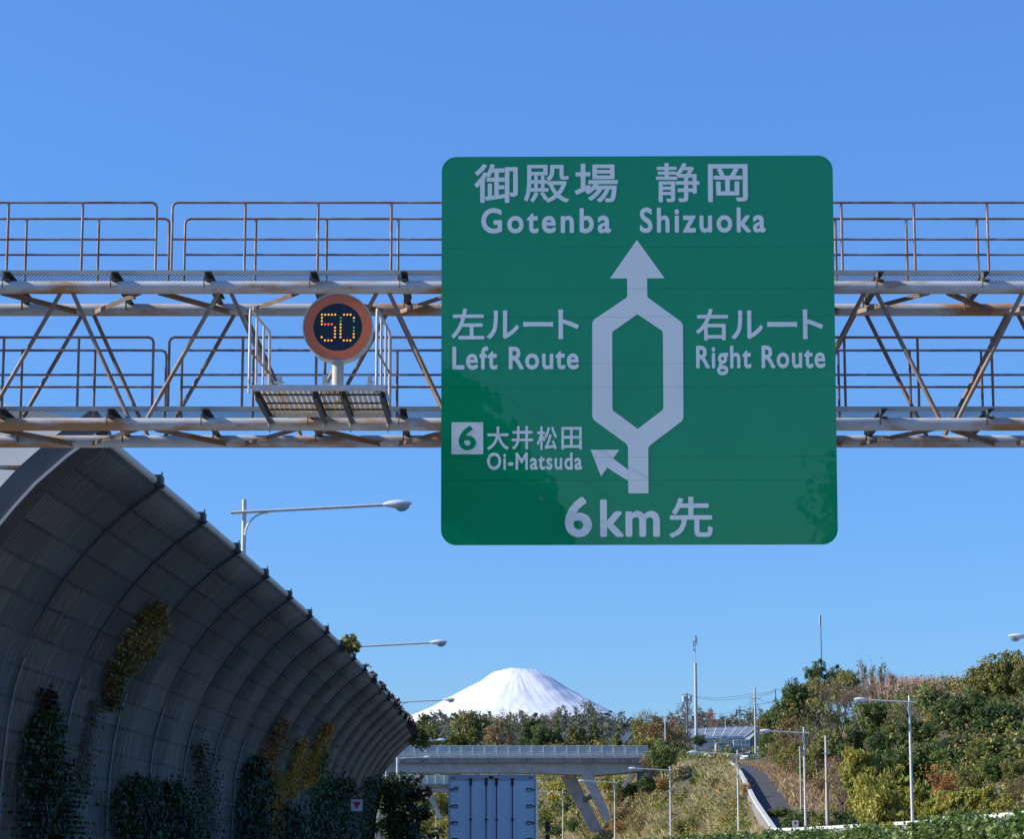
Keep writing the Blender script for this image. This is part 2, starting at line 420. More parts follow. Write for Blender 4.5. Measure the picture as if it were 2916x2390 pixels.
def sign_mat(name, c1, c2, rough, seam_dark, coat, seam_col):
    """retroreflective sheet on boards: fine joint lines at fixed heights, faint grime"""
    m = mat(name, c1, c2, rough, 0, 0.8, 0.0, coat=coat, detail=3, spec=0.05)
    m.node_tree.nodes['Principled BSDF'].inputs['Coat IOR'].default_value = 1.5
    m.node_tree.nodes['Principled BSDF'].inputs['Coat Roughness'].default_value = 0.015
    nt = m.node_tree; b = nt.nodes['Principled BSDF']
    src = b.inputs['Base Color'].links[0].from_socket
    tc = nt.nodes.new('ShaderNodeTexCoord'); sx = nt.nodes.new('ShaderNodeSeparateXYZ')
    nt.links.new(tc.outputs['Object'], sx.inputs[0])
    acc = None
    for row in SEAMS:
        z = SZ(row)
        n = nt.nodes.new('ShaderNodeMath'); n.operation = 'COMPARE'; n.inputs[1].default_value = z; n.inputs[2].default_value = 0.006
        nt.links.new(sx.outputs[2], n.inputs[0])
        if acc is None: acc = n.outputs[0]
        else:
            a = nt.nodes.new('ShaderNodeMath'); a.operation = 'MAXIMUM'; nt.links.new(acc, a.inputs[0]); nt.links.new(n.outputs[0], a.inputs[1]); acc = a.outputs[0]
    f = nt.nodes.new('ShaderNodeMath'); f.operation = 'MULTIPLY'; f.inputs[1].default_value = seam_dark; nt.links.new(acc, f.inputs[0])
    mx = nt.nodes.new('ShaderNodeMix'); mx.data_type = 'RGBA'; mx.inputs['B'].default_value = (*seam_col, 1)
    nt.links.new(src, mx.inputs['A']); nt.links.new(f.outputs[0], mx.inputs['Factor']); nt.links.new(mx.outputs['Result'], b.inputs['Base Color'])
    # the sheet is not perfectly flat: reflections waver a little
    nz = nt.nodes.new('ShaderNodeTexNoise'); nz.inputs['Scale'].default_value = 2.2; nz.inputs['Detail'].default_value = 2
    nt.links.new(tc.outputs['Object'], nz.inputs['Vector'])
    bp = nt.nodes.new('ShaderNodeBump'); bp.inputs['Strength'].default_value = 0.10; bp.inputs['Distance'].default_value = 0.02
    nt.links.new(nz.outputs['Fac'], bp.inputs['Height']); nt.links.new(bp.outputs[0], b.inputs['Normal']); nt.links.new(bp.outputs[0], b.inputs['Coat Normal'])
    return m

# sign frame: metres from its centre, from photo pixels
SIGN_D = 24.62
SK = (SIGN_D * math.cos(PITCH) + (P(1817, 997, SIGN_D).z - EYE) * math.sin(PITCH)) / F
SCX, SCY = 1817.0, 997.0
def SX(px): return (px - SCX) * SK
def SZ(py): return (SCY - py) * SK * 1.008 + 0.012
SEAMS = (704, 824, 905, 1039, 1105, 1305, 1370)
M['green'] = sign_mat('green_sheet', (0.0, 0.33, 0.125), (0.0, 0.30, 0.115), 0.4, 0.5, 1.0, (0.001, 0.17, 0.075))
M['white_sheet'] = sign_mat('white_sheet', (0.93, 0.93, 0.86), (0.87, 0.87, 0.80), 0.4, 0.5, 1.0, (0.62, 0.64, 0.62))

# ------------------------------------------------------------ the lie of the road and the land
def e_(D):
    D = np.asarray(D, dtype=float)
    Dc = np.minimum(D, 520.0)
    v = -4.95 - np.where(Dc < 95, 0.0004, 0.00045) * (Dc - 95) ** 2
    v = np.where(Dc < 0, -8.56 + 0.076 * np.maximum(Dc, -230) + 0.0009 * np.maximum(Dc, -230) ** 2, v)
    return v - np.maximum(D - 520.0, 0) * 0.38
def rr_(D): return e_(D) + 31.5
_WD = [185, 200, 215, 235, 258, 285, 330, 360, 420, 700]
_WX = [22.9, 23.7, 24.6, 26.0, 27.8, 29.7, 31.5, 32.6, 33, 33]
_WZ = [4.2, 6.0, 7.7, 10.1, 12.4, 14.6, 17.6, 19.9, 23.0, 23.0]
def wx_(D):
    D = np.asarray(D, dtype=float)
    return np.where(D < 185, rr_(D) + 0.9, np.interp(D, _WD, _WX))
def wz_(D): return np.interp(D, [138] + _WD, [3.93] + _WZ)
def ss(a, b, x):
    t = np.clip((x - a) / (b - a), 0, 1)
    return t * t * (3 - 2 * t)
def ground(X, D):
    X = np.asarray(X, dtype=float); D = np.asarray(D, dtype=float)
    r, w = rr_(D), wx_(D)
    s = wz_(D) - 0.95
    bw_ = np.interp(D, [215, 250, 305, 350], [17, 9.5, 9.5, 17])
    t = np.clip((X - r) / np.maximum(np.minimum(w - r, bw_), 0.6), 0, 1)
    z = s * t ** np.interp(D, [215, 250, 305, 350], [.9, .72, .72, .9])
    hc = np.interp(D, [-200, 60, 120, 160, 200, 240, 280, 316, 320, 372, 400, 700], [5, 6, 8, 11, 13, 13, 7, 2.5, 0, 0, 3, 4])
    tt = np.maximum(X - w - 3.9, 0)
    z = z + hc * (1 - np.exp(-tt / 10.0))
    l = np.maximum(e_(D) - 4.5 - X, 0)
    z = z + 12 * ss(130, 230, D) * ss(0, 18, l) + 40 * ss(-120, -225, D) * ss(0, 32, l)
    road = (X > e_(D) - 4.0) & (X < r)
    return np.where(road, -0.15, z)
def gz(x, d): return float(ground(x, d))

def axis(lo, hi, step, far):
    a = list(np.arange(lo, hi + step, step))
    k = step
    while a[-1] < far:
        k *= 1.5; a.append(a[-1] + k)
    k = step
    while a[0] > -far:
        k *= 1.5; a.insert(0, a[0] - k)
    return np.array(a)
ax = axis(-70, 110, 1.5, 90000); ay = axis(-280, 560, 4.0, 90000)
GX, GY = np.meshgrid(ax, ay)
GZ = ground(GX, GY)
rng = np.random.default_rng(3)
GZ = GZ + np.where(GZ > 0.5, (rng.random(GZ.shape) - 0.5) * 0.25, 0)
nx, ny = len(ax), len(ay)
idx = np.arange(nx * ny).reshape(ny, nx)
Fq = np.stack([idx[:-1, :-1], idx[:-1, 1:], idx[1:, 1:], idx[1:, :-1]], -1).reshape(-1, 4)
o = np_mesh('ground', np.stack([GX, GY, GZ], -1).reshape(-1, 3), Fq, M['soil'], smooth=True)
o["kind"] = 'structure'

def strip(name, Ds, xl, xr, z, m, kind='structure', parent=None):
    mb = MB(); v = []
    for d, a, b, zz in zip(Ds, xl, xr, z):
        v += [(a, d, zz), (b, d, zz)]
    mb.add(v, [(2 * i, 2 * i + 1, 2 * i + 3, 2 * i + 2) for i in range(len(Ds) - 1)])
    o = mb.build(name, m, parent)
    if kind: o["kind"] = kind
    return o
Ds = np.arange(-280, 620, 4.0)
strip('highway_road', Ds, e_(Ds) - 2.9, rr_(Ds) - 0.3, np.full(len(Ds), 0.0), M['asphalt'])
mb = MB()                                                     # painted lines of the carriageways
def paint(off, dash):
    for d in np.arange(-100, 500, 2.0):
        if dash and (d % 20) > 8: continue
        a, b = float(e_(d)) + off, float(e_(d + 2)) + off
        mb.add([(a - .08, d, .004), (a + .08, d, .004), (b + .08, d + 2, .004), (b - .08, d + 2, .004)], [(0, 1, 2, 3)])
for off, dash in ((-1.0, 0), (2.7, 1), (6.3, 1), (10.0, 0), (17.5, 0), (21.2, 1), (24.9, 1), (28.6, 0)):
    paint(off, dash)
o = mb.build('lane_markings', M['line']); o["kind"] = 'structure'
# ramp surface on the right
Dr = np.concatenate([np.arange(60, 185, 4.0), np.arange(185, 420, 3.0)])
strip('ramp_road', Dr, wx_(Dr) + 0.15, wx_(Dr) + 3.8, wz_(Dr) - 0.75, M['ramp'])
Dh_ = np.arange(321, 371, 3.0)
strip('hilltop_road', Dh_, wx_(Dh_) + 3.81, wx_(Dh_) + 18.0, wz_(Dh_) - 0.75, M['ramp'])

# ------------------------------------------------------------ snowy mountain
def mountain():
    Dm = 40000.0
    cx = (1469 - 1458) / F * Dm
    rl = [0, 250, 393, 667, 980, 1300, 1613, 2040, 3000, 4500, 8000, 14000, 20000]
    zl = [3600, 3630, 3628, 3434, 3267, 3101, 2928, 2740, 2350, 1800, 950, 300, -50]
    rr2 = [0, 250, 393, 667, 920, 1193, 1680, 1887, 3000, 4500, 8000, 14000, 20000]
    zr = [3600, 3630, 3635, 3510, 3350, 3185, 2915, 2800, 2330, 1780, 950, 300, -50]
    na, nr = 300, 90
    rad = np.concatenate([np.linspace(0, 4500, 70), np.linspace(4700, 20000, 20)])
    V = []
    for i, r in enumerate(rad):
        for k in range(na):
            th = 2 * math.pi * k / na
            w = 0.5 + 0.5 * math.cos(th)
            z = np.interp(r, rr2, zr) * w + np.interp(r, rl, zl) * (1 - w)
            wq = mnoise.noise(Vector((math.cos(th) * 3, math.sin(th) * 3, r * .0008))) * .5; th2 = th + wq * .35
            g = mnoise.fractal(Vector((math.cos(th2) * 4, math.sin(th2) * 4, r * 0.0009)), 0.8, 2.1, 5)
            g2 = mnoise.fractal(Vector((math.cos(th) * 20, math.sin(th) * 20, r * 0.0012 + 9)), 0.9, 2.1, 3)
            amp = min(1.0, max(0, r - 150) / 900)
            g3 = mnoise.fractal(Vector((r * math.cos(th), r * math.sin(th), 0)) * .0016, 0.8, 2.1, 5)
            z += (g * 20 + g2 * 9 + g3 * 34) * amp * (.3 + .5 * w) + (mnoise.noise(Vector((th * 5, r * .01, 2))) * 14 if r < 600 else 0) + (22 * math.exp(-((r * math.cos(th) + 60) / 160) ** 2) - 14 * math.exp(-((r * math.cos(th) + 330) / 90) ** 2) if r < 450 else 0)
            V.append((cx + r * math.cos(th), Dm + r * math.sin(th), z))
    idx = np.arange(nr * na).reshape(nr, na); nx_ = np.roll(idx, -1, 1)
    Fq = np.stack([idx[:-1], nx_[:-1], nx_[1:], idx[1:]], -1).reshape(-1, 4)
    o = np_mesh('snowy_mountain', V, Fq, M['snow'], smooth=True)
    o["kind"] = 'structure'
mountain()

# ------------------------------------------------------------ sign gantry
GY0, GY1 = 25.0, 26.05                        # front and rear truss planes
GXL, GXR = -10.7, 7.6
ZU = P(1458, 819, GY0).z                      # chord axes
ZL = P(1458, 1209, GY0).z
gan = thing('sign_gantry', 'grey rust-stained steel pipe truss gantry with two railed walkways spanning the road', 'gantry', (0, GY0, 0))
def G(p): return Vector(p) - Vector((0, GY0, 0))
CR = 0.078
for z in (ZU, ZL):
    for y in (GY0, GY1):
        mb = MB(); mb.tube([G((GXL, y, z)), G((GXR, y, z))], CR, 20); mb.build('chord', M['chord'], gan)
def nodes(px0, step, n, y, z):
    py = HOR - (z - EYE) * F / y
    return [P(px0 + step * k, py, y).x for k in range(n)]
def diag(xa, za, xb, zb, y, r=0.026):
    mb = MB(); mb.tube([G((xa, y, za)), G((xb, y, zb))], r, 10); mb.build('diagonal_brace', M['brace'], gan)
zt, zb_ = ZU - CR + 0.01, ZL + CR - 0.01
W_ = 1.93                                     # panel length
for y, x0 in ((GY0, -5.45), (GY1, -5.40)):
    for k in range(-3, 7):
        xt = x0 + W_ * k
        if k >= 4: xt += 0.16
        if xt > GXR: continue
        xb1 = xt + W_ / 2 - 0.1 + 0.04; xb0 = xt - W_ / 2 + 0.1
        if xb0 > GXL + .1: diag(xt - 0.06, zt, xb0 - 0.03, zb_, y)
        if xb1 < GXR: diag(xt + 0.09, zt, xb1 - 0.09, zb_, y)
for z in (ZU - 0.02, ZL - 0.02):              # level bracing between the two planes
    for k in range(-3, 7):
        xr = -5.40 + W_ * k + 0.02
        for sgn in (-1, 1):
            xf = xr + sgn * W_ / 2
            if not (GXL < xf < GXR): continue
            mb = MB()
            a, b = G((xr + sgn * 0.12, GY1 - 0.07, z)), G((xf - sgn * 0.1, GY0 + 0.07, z))
            mb.bar(a, b, 0.05, 0.006); d = (b - a).normalized().cross(Vector((0, 0, 1))) * 0.022
            mb.bar(a + d + Vector((0, 0, -.028)), b + d + Vector((0, 0, -.028)), 0.006, 0.05)
            mb.build('level_brace', M['brace'], gan)
brx = []
for px in (-240, 15, 322, 587, 887, 1143, 1410, 1690, 1960, 2230, 2497, 2797, 3080):
    brx.append(P(px, 800, GY0).x)
for z in (ZU, ZL):                            # cross beams that carry the walkways
    for x in brx:
        mb = MB(); zz = z + CR
        mb.b2(G((x - 0.006, GY0 - 0.10, zz - 0.01)), G((x + 0.006, GY1 + 0.1, zz + 0.10)))
        mb.b2(G((x + 0.0061, GY0 - 0.10, zz + 0.0901)), G((x + 0.075, GY1 + 0.1, zz + 0.0995)))
        mb.b2(G((x + 0.0061, GY0 - 0.10, zz - 0.0099)), G((x + 0.075, GY1 + 0.1, zz - 0.0005)))
        mb.b2(G((x - 0.02, GY0 - 0.085, zz - 0.10)), G((x - 0.008, GY0 - 0.079, zz + 0.03)))
        mb.b2(G((x - 0.02, GY1 - 0.12, zz - 0.10)), G((x - 0.008, GY1 - 0.079, zz + 0.03)))
        mb.build('cross_beam', M['bracket'], gan)
wy0, wy1 = GY0 + 0.06, GY0 + 0.76
for z in (ZU, ZL):                            # walkways: toe channels, mesh floor, rails
    zz = z + CR + 0.105
    wk = MB()
    for y in (wy0, wy1):
        wk.b2(G((GXL + .2, y - 0.003, zz)), G((GXR - .2, y + 0.003, zz + 0.052)))
        wk.b2(G((GXL + .2, y + (0.0031 if y == wy0 else -0.03), zz + 0.0005)), G((GXR - .2, y + (0.03 if y == wy0 else -0.0031), zz + 0.006)))
    walk = wk.build('walkway', M['toe'], gan)
    ms = MB(); n = int((GXR - GXL) / 0.048)
    for k in range(n):
        x = GXL + 0.25 + 0.048 * k
        if x + .4 > GXR: break
        for s in (-1, 1):
            a = G((x + (0.17 if s < 0 else -0.17), wy0 + 0.032, zz + 0.012 + s * 0.0022)); b = G((x + (-.17 if s < 0 else .17), wy1 - 0.032, zz + 0.012 + s * 0.0022))
            ms.bar(a, b, 0.007, 0.004)
    ms.build('mesh_floor', M['bracket'], walk)
def railing(x0, x1, y, z0, posts, hgt, bend0, bend1, mid, off=0.0):
    rl = MB(); r = 0.0165
    rb = 0.06
    pts = []
    if bend0: pts += [(x0, y, z0), (x0, y, z0 + hgt - rb), (x0 + rb * .3, y, z0 + hgt - rb * .3), (x0 + rb, y, z0 + hgt)]
    else: pts += [(x0, y, z0 + hgt)]
    if bend1: pts += [(x1 - rb, y, z0 + hgt), (x1 - rb * .3, y, z0 + hgt - rb * .3), (x1, y, z0 + hgt - rb), (x1, y, z0)]
    else: pts += [(x1, y, z0 + hgt)]
    rl.tube([G(p) for p in pts], r, 8)
    rt = rl.build('railing', M['rail'], gan)
    m2 = MB(); m2.tube([G((x0 + r, y, z0 + mid)), G((x1 - r, y, z0 + mid))], 0.0145, 8); m2.build('mid_rail', M['rail'], rt)
    for px in posts:
        x = P(px, 700, y).x
        if not (x0 + .1 < x < x1 - .1): continue
        m3 = MB(); m3.tube([G((x, y, z0)), G((x, y, z0 + hgt - r * .6))], r, 8)
        m3.b2(G((x - .05, y - .012, z0 + .01)), G((x + .05, y + .012, z0 + .02)))
        m3.build('rail_post', M['rail'], rt)
for z in (ZU, ZL):
    z0 = z + CR + 0.105
    for y, pl, gapa, gapb, hgt, mid in ((wy0 + .02, [21 - 208, 21, 233, 697, 905, 1114, 1325, 1535, 1745, 1960, 2180, 2398, 2605, 2814, 3022, 3230], 444, 489, 0.90, 0.44),
                                        (wy1 - .02, [74 - 206, 74, 280, 728, 930, 1134, 1340, 1545, 1755, 1965, 2172, 2380, 2582, 2784, 2990, 3190], 481, 526, 0.90, 0.44)):
        xa, xb = P(gapa, 700, y).x, P(gapb, 700, y).x
        railing(GXL + .3, xa, y, z0, pl, hgt * 1.02, True, True, mid * 1.02)
        railing(xb, GXR - .3, y, z0, pl, hgt * 1.02, True, True, mid * 1.02)
for x in (GXL, GXR):                          # the legs of the gantry, outside the photo
    for y in (GY0, GY1):
        mb = MB(); mb.tube([G((x, y, 0.0)), G((x, y, ZU + 0.3))], 0.16, 16); mb.box(G((x, y, 0.05)), (.6, .6, .1)); mb.build('column', M['chord'], gan)

# ------------------------------------------------------------ the large green direction sign
TILT = R(3.0)
cpt = P(SCX, SCY, SIGN_D)
sign = thing('direction_sign', 'large green motorway direction sign with white route diagram, hung on the gantry', 'road sign', cpt)
sign.rotation_euler = (TILT, 0, R(-0.7))            # top leans towards the drivers
def rrect(x0, z0, x1, z1, r, n=10):
    out = []
    for cx, cz, a0 in ((x1 - r, z1 - r, 0), (x0 + r, z1 - r, 90), (x0 + r, z0 + r, 180), (x1 - r, z0 + r, 270)):
        for k in range(n + 1):
            a = R(a0 + 90 * k / n); out.append((cx + r * math.cos(a), cz + r * math.sin(a)))
    return out
def slab(mb, outline, y0, y1, mi=0, mi_side=None):
    n = len(outline)
    a = [(x, y0, z) for x, z in outline]; b = [(x, y1, z) for x, z in outline]
    mb.add(a, [tuple(range(n))], mi); mb.add(b, [tuple(range(n))[::-1]], mi if mi_side is None else mi_side)
    mb.add(a + b, [(k, n + k, n + (k + 1) % n, (k + 1) % n) for k in range(n)], mi if mi_side is None else mi_side)
HX = 1121 / 2 * SK
ZT_, ZB_ = SZ(440), SZ(1553)
mb = MB(); slab(mb, rrect(-HX, ZB_, HX, ZT_, 43 * SK), 0.0, 0.035, 0, 1)
mb.build('board', [M['green'], M['toe']], sign)
for zz in (ZT_ - .35, ZT_ - 1.3, 0.3, -0.7, ZB_ + 1.0, ZB_ + .3):
    mb = MB(); mb.b2((-HX + .1, .0352, zz - .04), (HX - .1, .085, zz + .04)); mb.build('back_rail', M['steel'], sign)
for xx in (-1.8, -.6, .6, 1.8):
    mb = MB(); mb.b2((xx - .05, .0854, ZB_ + .2), (xx + .05, .19, ZT_ - .2)); mb.build('hanger', M['steel'], sign)
YF = -0.0008
def film(name, polys, m, parent, y=YF, flip=False):
    """thin applied sheeting: list of (outer, [holes]) in photo pixels"""
    mb = MB()
    for outer, holes in polys:
        loops = [[Vector((SX(x), SZ(z), 0)) for x, z in lp] for lp in [outer] + holes]
        flat = [p for lp in loops for p in lp]
        tris = tessellate_polygon(loops)
        vv = [(p.x, y, p.y) for p in flat]; ff = []
        for t in tris:
            a, b, c = (flat[i] for i in t)
            ff.append(tuple(t) if (b - a).cross(c - a).z > 0 else tuple(t)[::-1])
        mb.add(vv, ff)
    return mb.build(name, m, parent)
def text_geo(body, bold, space=1.0):
    c = bpy.data.curves.new('lettering', 'FONT'); c.body = body; c.offset = bold; c.space_character = space; c.resolution_u = 4
    t = bpy.data.objects.new('lettering', c); col.objects.link(t)
    dg = bpy.context.evaluated_depsgraph_get()
    me = bpy.data.meshes.new_from_object(t.evaluated_get(dg))
    V = [v.co.copy() for v in me.vertices]; Fs = [tuple(p.vertices) for p in me.polygons]
    bpy.data.objects.remove(t); bpy.data.curves.remove(c); bpy.data.meshes.remove(me)
    return V, Fs
def lettering(items, m, parent, y=YF):
    """items: (text, x0, y0, x1, y1, bold, spacing) boxes in photo pixels"""
    mb = MB()
    for body, x0, y0, x1, y1, bold, space in items:
        V, Fs = text_geo(body, 0.0, space)
        ax_, bx = min(v.x for v in V), max(v.x for v in V); ay_, by = min(v.y for v in V), max(v.y for v in V)
        vv = []
        for v in V:
            px = x0 + (v.x - ax_) / (bx - ax_) * (x1 - x0); py = y1 - (v.y - ay_) / (by - ay_) * (y1 - y0)
            vv.append((SX(px), y, SZ(py)))
        # strokes thickened by copies a little to each side, each on its own level
        kx = bold * .8 * (x1 - x0) / (bx - ax_) * SK; kz = bold * .8 * (y1 - y0) / (by - ay_) * SK
        sx_, sz_ = 1 - 2 * kx / max((x1 - x0) * SK, 1e-6), 1 - 2 * kz / max((y1 - y0) * SK, 1e-6)
        cx, cz = SX((x0 + x1) / 2), SZ((y0 + y1) / 2)
        vv = [(cx + (p[0] - cx) * sx_, p[1], cz + (p[2] - cz) * sz_) for p in vv]
        sh = [(0, 0)] + ([(a * kx, b * kz) for a, b in ((1, 0), (-1, 0), (0, 1), (0, -1), (.7, .7), (-.7, .7), (.7, -.7), (-.7, -.7))] if bold else [])
        for q, (dx, dz) in enumerate(sh):
            mb.add([(p[0] + dx, p[1] - q * .00004, p[2] + dz) for p in vv], Fs)
    return mb.build('lettering', m, parent)
KB, LB = 0.020, 0.030
K1 = 0.014
lettering([('御', 1350, 461, 1475, 574, KB, 1), ('殿', 1492, 464, 1622, 574, K1, 1), ('場', 1638, 461, 1762, 574, KB, 1)], M['white_sheet'], sign)
lettering([('静', 1871, 460, 1996, 574, K1, 1), ('岡', 2020, 464, 2134, 574, KB, 1)], M['white_sheet'], sign)
lettering([('Gotenba', 1370, 589, 1742, 663, LB, 1.22)], M['white_sheet'], sign)
lettering([('Shizuoka', 1824, 589, 2184, 663, LB, 1.2)], M['white_sheet'], sign)
lettering([('左', 1285, 879, 1379, 968, KB, 1), ('ル', 1386, 885, 1478, 967, KB, 1), ('ー', 1490, 918, 1575, 932, 0, 1), ('ト', 1590, 883, 1649, 968, KB, 1)], M['white_sheet'], sign)
lettering([('Left Route', 1288, 988, 1648, 1055, LB, 1.12)], M['white_sheet'], sign)
lettering([('右', 1982, 882, 2074, 973, KB, 1), ('ル', 2083, 887, 2173, 970, KB, 1), ('ー', 2185, 920, 2270, 935, 0, 1), ('ト', 2286, 885, 2344, 970, KB, 1)], M['white_sheet'], sign)
lettering([('Right Route', 1982, 988, 2349, 1073, LB, 1.12)], M['white_sheet'], sign)
lettering([('大', 1387, 1217, 1449, 1284, KB, 1), ('井', 1457, 1216, 1518, 1283, KB, 1), ('松', 1528, 1217, 1586, 1284, KB, 1), ('田', 1598, 1219, 1656, 1283, KB, 1)], M['white_sheet'], sign)
lettering([('Oi-Matsuda', 1387, 1291, 1657, 1341, LB, 1.12)], M['white_sheet'], sign)
lettering([('6', 1607, 1417, 1684, 1532, LB, 1)], M['white_sheet'], sign)
lettering([('km', 1707, 1425, 1876, 1531, LB, 1.08)], M['white_sheet'], sign)
lettering([('先', 1902, 1418, 2025, 1534, KB, 1)], M['white_sheet'], sign)
badge = film('number_badge', [([(1286, 1205), (1286, 1296), (1376, 1296), (1376, 1205)], [])], M['white_sheet'], sign)
lettering([('6', 1306, 1215, 1356, 1285, LB, 1)], M['green'], badge, YF - 0.0008)
film('route_arrow', [([(1815.5, 683), (1738, 794), (1787, 794), (1787, 843), (1784, 850), (1692, 912), (1687, 922), (1686, 1190), (1691, 1200), (1781, 1266), (1787, 1276), (1787, 1408), (1844, 1408), (1844, 1280), (1850, 1271), (1940, 1203), (1944.5, 1193), (1945, 929), (1940, 919), (1848, 851), (1844, 845), (1844, 794), (1894, 794)],
                      [[(1815.5, 897), (1885, 944), (1888, 950), (1888, 1165), (1885, 1172), (1815, 1225), (1746, 1174), (1743, 1167), (1743.5, 950), (1746, 946)]])], M['white_sheet'], sign)
film('exit_arrow', [([(1681, 1284), (1710, 1359.5), (1728, 1335), (1786.6, 1372.6), (1786.6, 1340.5), (1745, 1309), (1761, 1284.5)], [])], M['white_sheet'], sign)

# ------------------------------------------------------------ platform and round speed sign
plz = P(900, 1186, GY0 - .1).z
PY0, PY1 = 23.52, 24.86
PX0, PX1 = -2.96, -1.44
plat = thing('sign_platform', 'small steel service platform with slatted floor jutting from the gantry under the round sign', 'platform', (0, PY0, plz))
def Q(p): return Vector(p) - Vector((0, PY0, plz))
mb = MB(); mb.b2(Q((PX0, PY0, plz)), Q((PX1, PY0 + .006, plz + .07))); mb.b2(Q((PX0, PY0 + .0061, plz + .064)), Q((PX1, PY0 + .05, plz + .07)))
mb.b2(Q((PX0, PY1, plz - .02)), Q((PX1, PY1 + .006, plz + .05)))
for x in (PX0, PX1): mb.b2(Q((x - .004, PY0 + .007, plz)), Q((x + .004, PY1 - .001, plz + .065)))
mb.build('edge_frame', M['steel'], plat)
mb = MB(); x = PX0 + .05
while x < PX1 - .04:
    mb.b2(Q((x - .021, PY0 + .06, plz + .032)), Q((x + .021, PY1 - .01, plz + .048))); x += .06
for y in (PY0 + .3, PY0 + .75, PY0 + 1.1): mb.b2(Q((PX0 + .02, y - .008, plz + .012)), Q((PX1 - .02, y + .008, plz + .0315)), 1)
mb.build('slatted_floor', [M['grate'], M['bracket']], plat)
for x in (-2.93, -2.27, -1.95, -1.50):
    mb = MB(); mb.b2(Q((x - .004, PY0 + .02, plz - .09)), Q((x + .004, GY0 - .09, plz + .0))); mb.b2(Q((x + .0041, PY0 + .02, plz - .09)), Q((x + .05, GY0 - .09, plz - .083)))
    mb.b2(Q((x + .0041, PY0 + .02, plz - .008)), Q((x + .05, GY0 - .09, plz - .001)))
    mb.build('support_beam', M['bracket'], plat)
    mb = MB(); mb.tube([Q((x, GY0 + (CR + .012) * math.cos(a), ZL + (CR + .012) * math.sin(a))) for a in np.linspace(R(100), R(290), 10)], .009, 6); mb.build('clamp_bolt', M['steel'], plat)
def cage(px_f, px_b, ztop):
    """end guard of the platform: front post, rear post, sloping rails between"""
    c = MB(); r = .0165
    xf, xb = px_f, px_b
    yf, yb = PY0 + .1, PY1 - .1
    c.tube([Q((xf, yf, plz)), Q((xf, yf, ztop - .04)), Q((xf, yf + .02, ztop - .01)), Q((xf, yf + .06, ztop)), Q((xb, yb - .06, ztop)), Q((xb, yb, ztop - .05)), Q((xb, yb, plz))], r, 8)
    t = c.build('end_guard', M['steel'], plat)
    m_ = MB(); m_.tube([Q((xf, yf, plz + (ztop - plz) * .5)), Q((xb, yb, plz + (ztop - plz) * .5))], r * .8, 8); m_.build('mid_rail', M['rail'], t)
    for f in (.33, .68):
        m_ = MB(); m_.tube([Q((xf + (xb - xf) * f, yf + (yb - yf) * f, plz)), Q((xf + (xb - xf) * f, yf + (yb - yf) * f, ztop - .008))], r * .85, 8); m_.build('guard_post', M['steel'], t)
ztop = P(715, 878, PY0 + .1).z
cage(P(711, 1000, PY0 + .1).x, P(768, 1000, PY1 - .1).x, ztop)
cage(P(1073, 1000, PY0 + .1).x, P(1110, 1000, PY1 - .1).x, ztop)
for px in (797, 926, 1054):
    b = P(px, 1072, PY0 + .06); mb = MB(); mb.b2(Q((b.x - .03, PY0 + .03, plz + .0702)), Q((b.x + .03, PY0 + .07, plz + .13))); mb.box(Q((b.x, PY0 + .05, plz + .16)), (.05, .05, .06)); mb.tube([Q((b.x - .06, PY0 + .05, plz + .11)), Q((b.x + .06, PY0 + .05, plz + .11))], .007, 6); mb.build('clamp', M['steel'], plat)

SPD = 23.72
spc = P(962, 932, SPD)
sp = thing('speed_limit_sign', 'round lit speed limit sign reading 50 with a wide orange-red ring, on a stub post', 'speed sign', (spc.x, SPD, plz + .05))
off = Vector((0, 0, spc.z - plz - .05))
kk = (SPD * math.cos(PITCH) + (spc.z - EYE) * math.sin(PITCH)) / F
mb = MB(); mb.disc(off + Vector((0, 0, 0)), 100 * kk, 64, mi=0, thick=.16); b_ = mb.build('housing', M['rim'], sp)
mb = MB(); mb.disc(off + Vector((0, -.004, 0)), 96 * kk, 64, r_in=69.5 * kk); mb.build('ring', M['ringred'], sp)
mb = MB(); mb.disc(off + Vector((0, -.003, 0)), 69.6 * kk, 64); scr = mb.build('screen', M['led_bg'], sp)
mb = MB(); mb.disc(off + Vector((0, -.012, 0)), 100.6 * kk, 64, r_in=97 * kk, thick=.011); mb.build('rim', M['rim'], sp)
def dots(pts, c0, r0):
    d = MB()
    for cx, ry, cc in pts:
        x = (c0 + cx * 9.4 - 962) * kk; z = (932 - (r0 + ry * 9.42)) * kk
        n = 10; rr = 2.9 * kk
        d.add([off + Vector((x + rr * math.cos(2 * math.pi * k / n), -.006, z + rr * math.sin(2 * math.pi * k / n))) for k in range(n)], [tuple(range(n))], cc)
    d.build('lit_digit', [M['led_a'], M['led_r'], M['led_g']], scr)
five = [(c, 0, 0) for c in range(5)] + [(0, 1, 0), (0, 2, 0), (0, 3, 0), (1, 3, 1), (2, 3, 1), (3, 3, 1)] + [(4, r, 0) for r in (4, 5, 6, 7)] + [(0, 7, 0), (1, 8, 0), (2, 8, 0), (3, 8, 0)]
zero = [(c, 0, 0) for c in (1, 2, 3)] + [(0, 1, 2), (0, 2, 2)] + [(0, r, 0) for r in (3, 4, 5, 6, 7)] + [(4, 1, 0), (4, 2, 2), (4, 4, 2), (4, 5, 2), (4, 6, 0), (4, 7, 0)] + [(c, 8, 0) for c in (1, 2, 3)]
dots(five, 916.5, 895.5); dots(zero, 970, 895.5)
mb = MB(); mb.tube([(0, .08, 0), (0, .08, off.z - 97 * kk)], .068, 20); mb.box((0, .08, .02), (.24, .2, .04)); mb.build('post', M['toe'], sp)

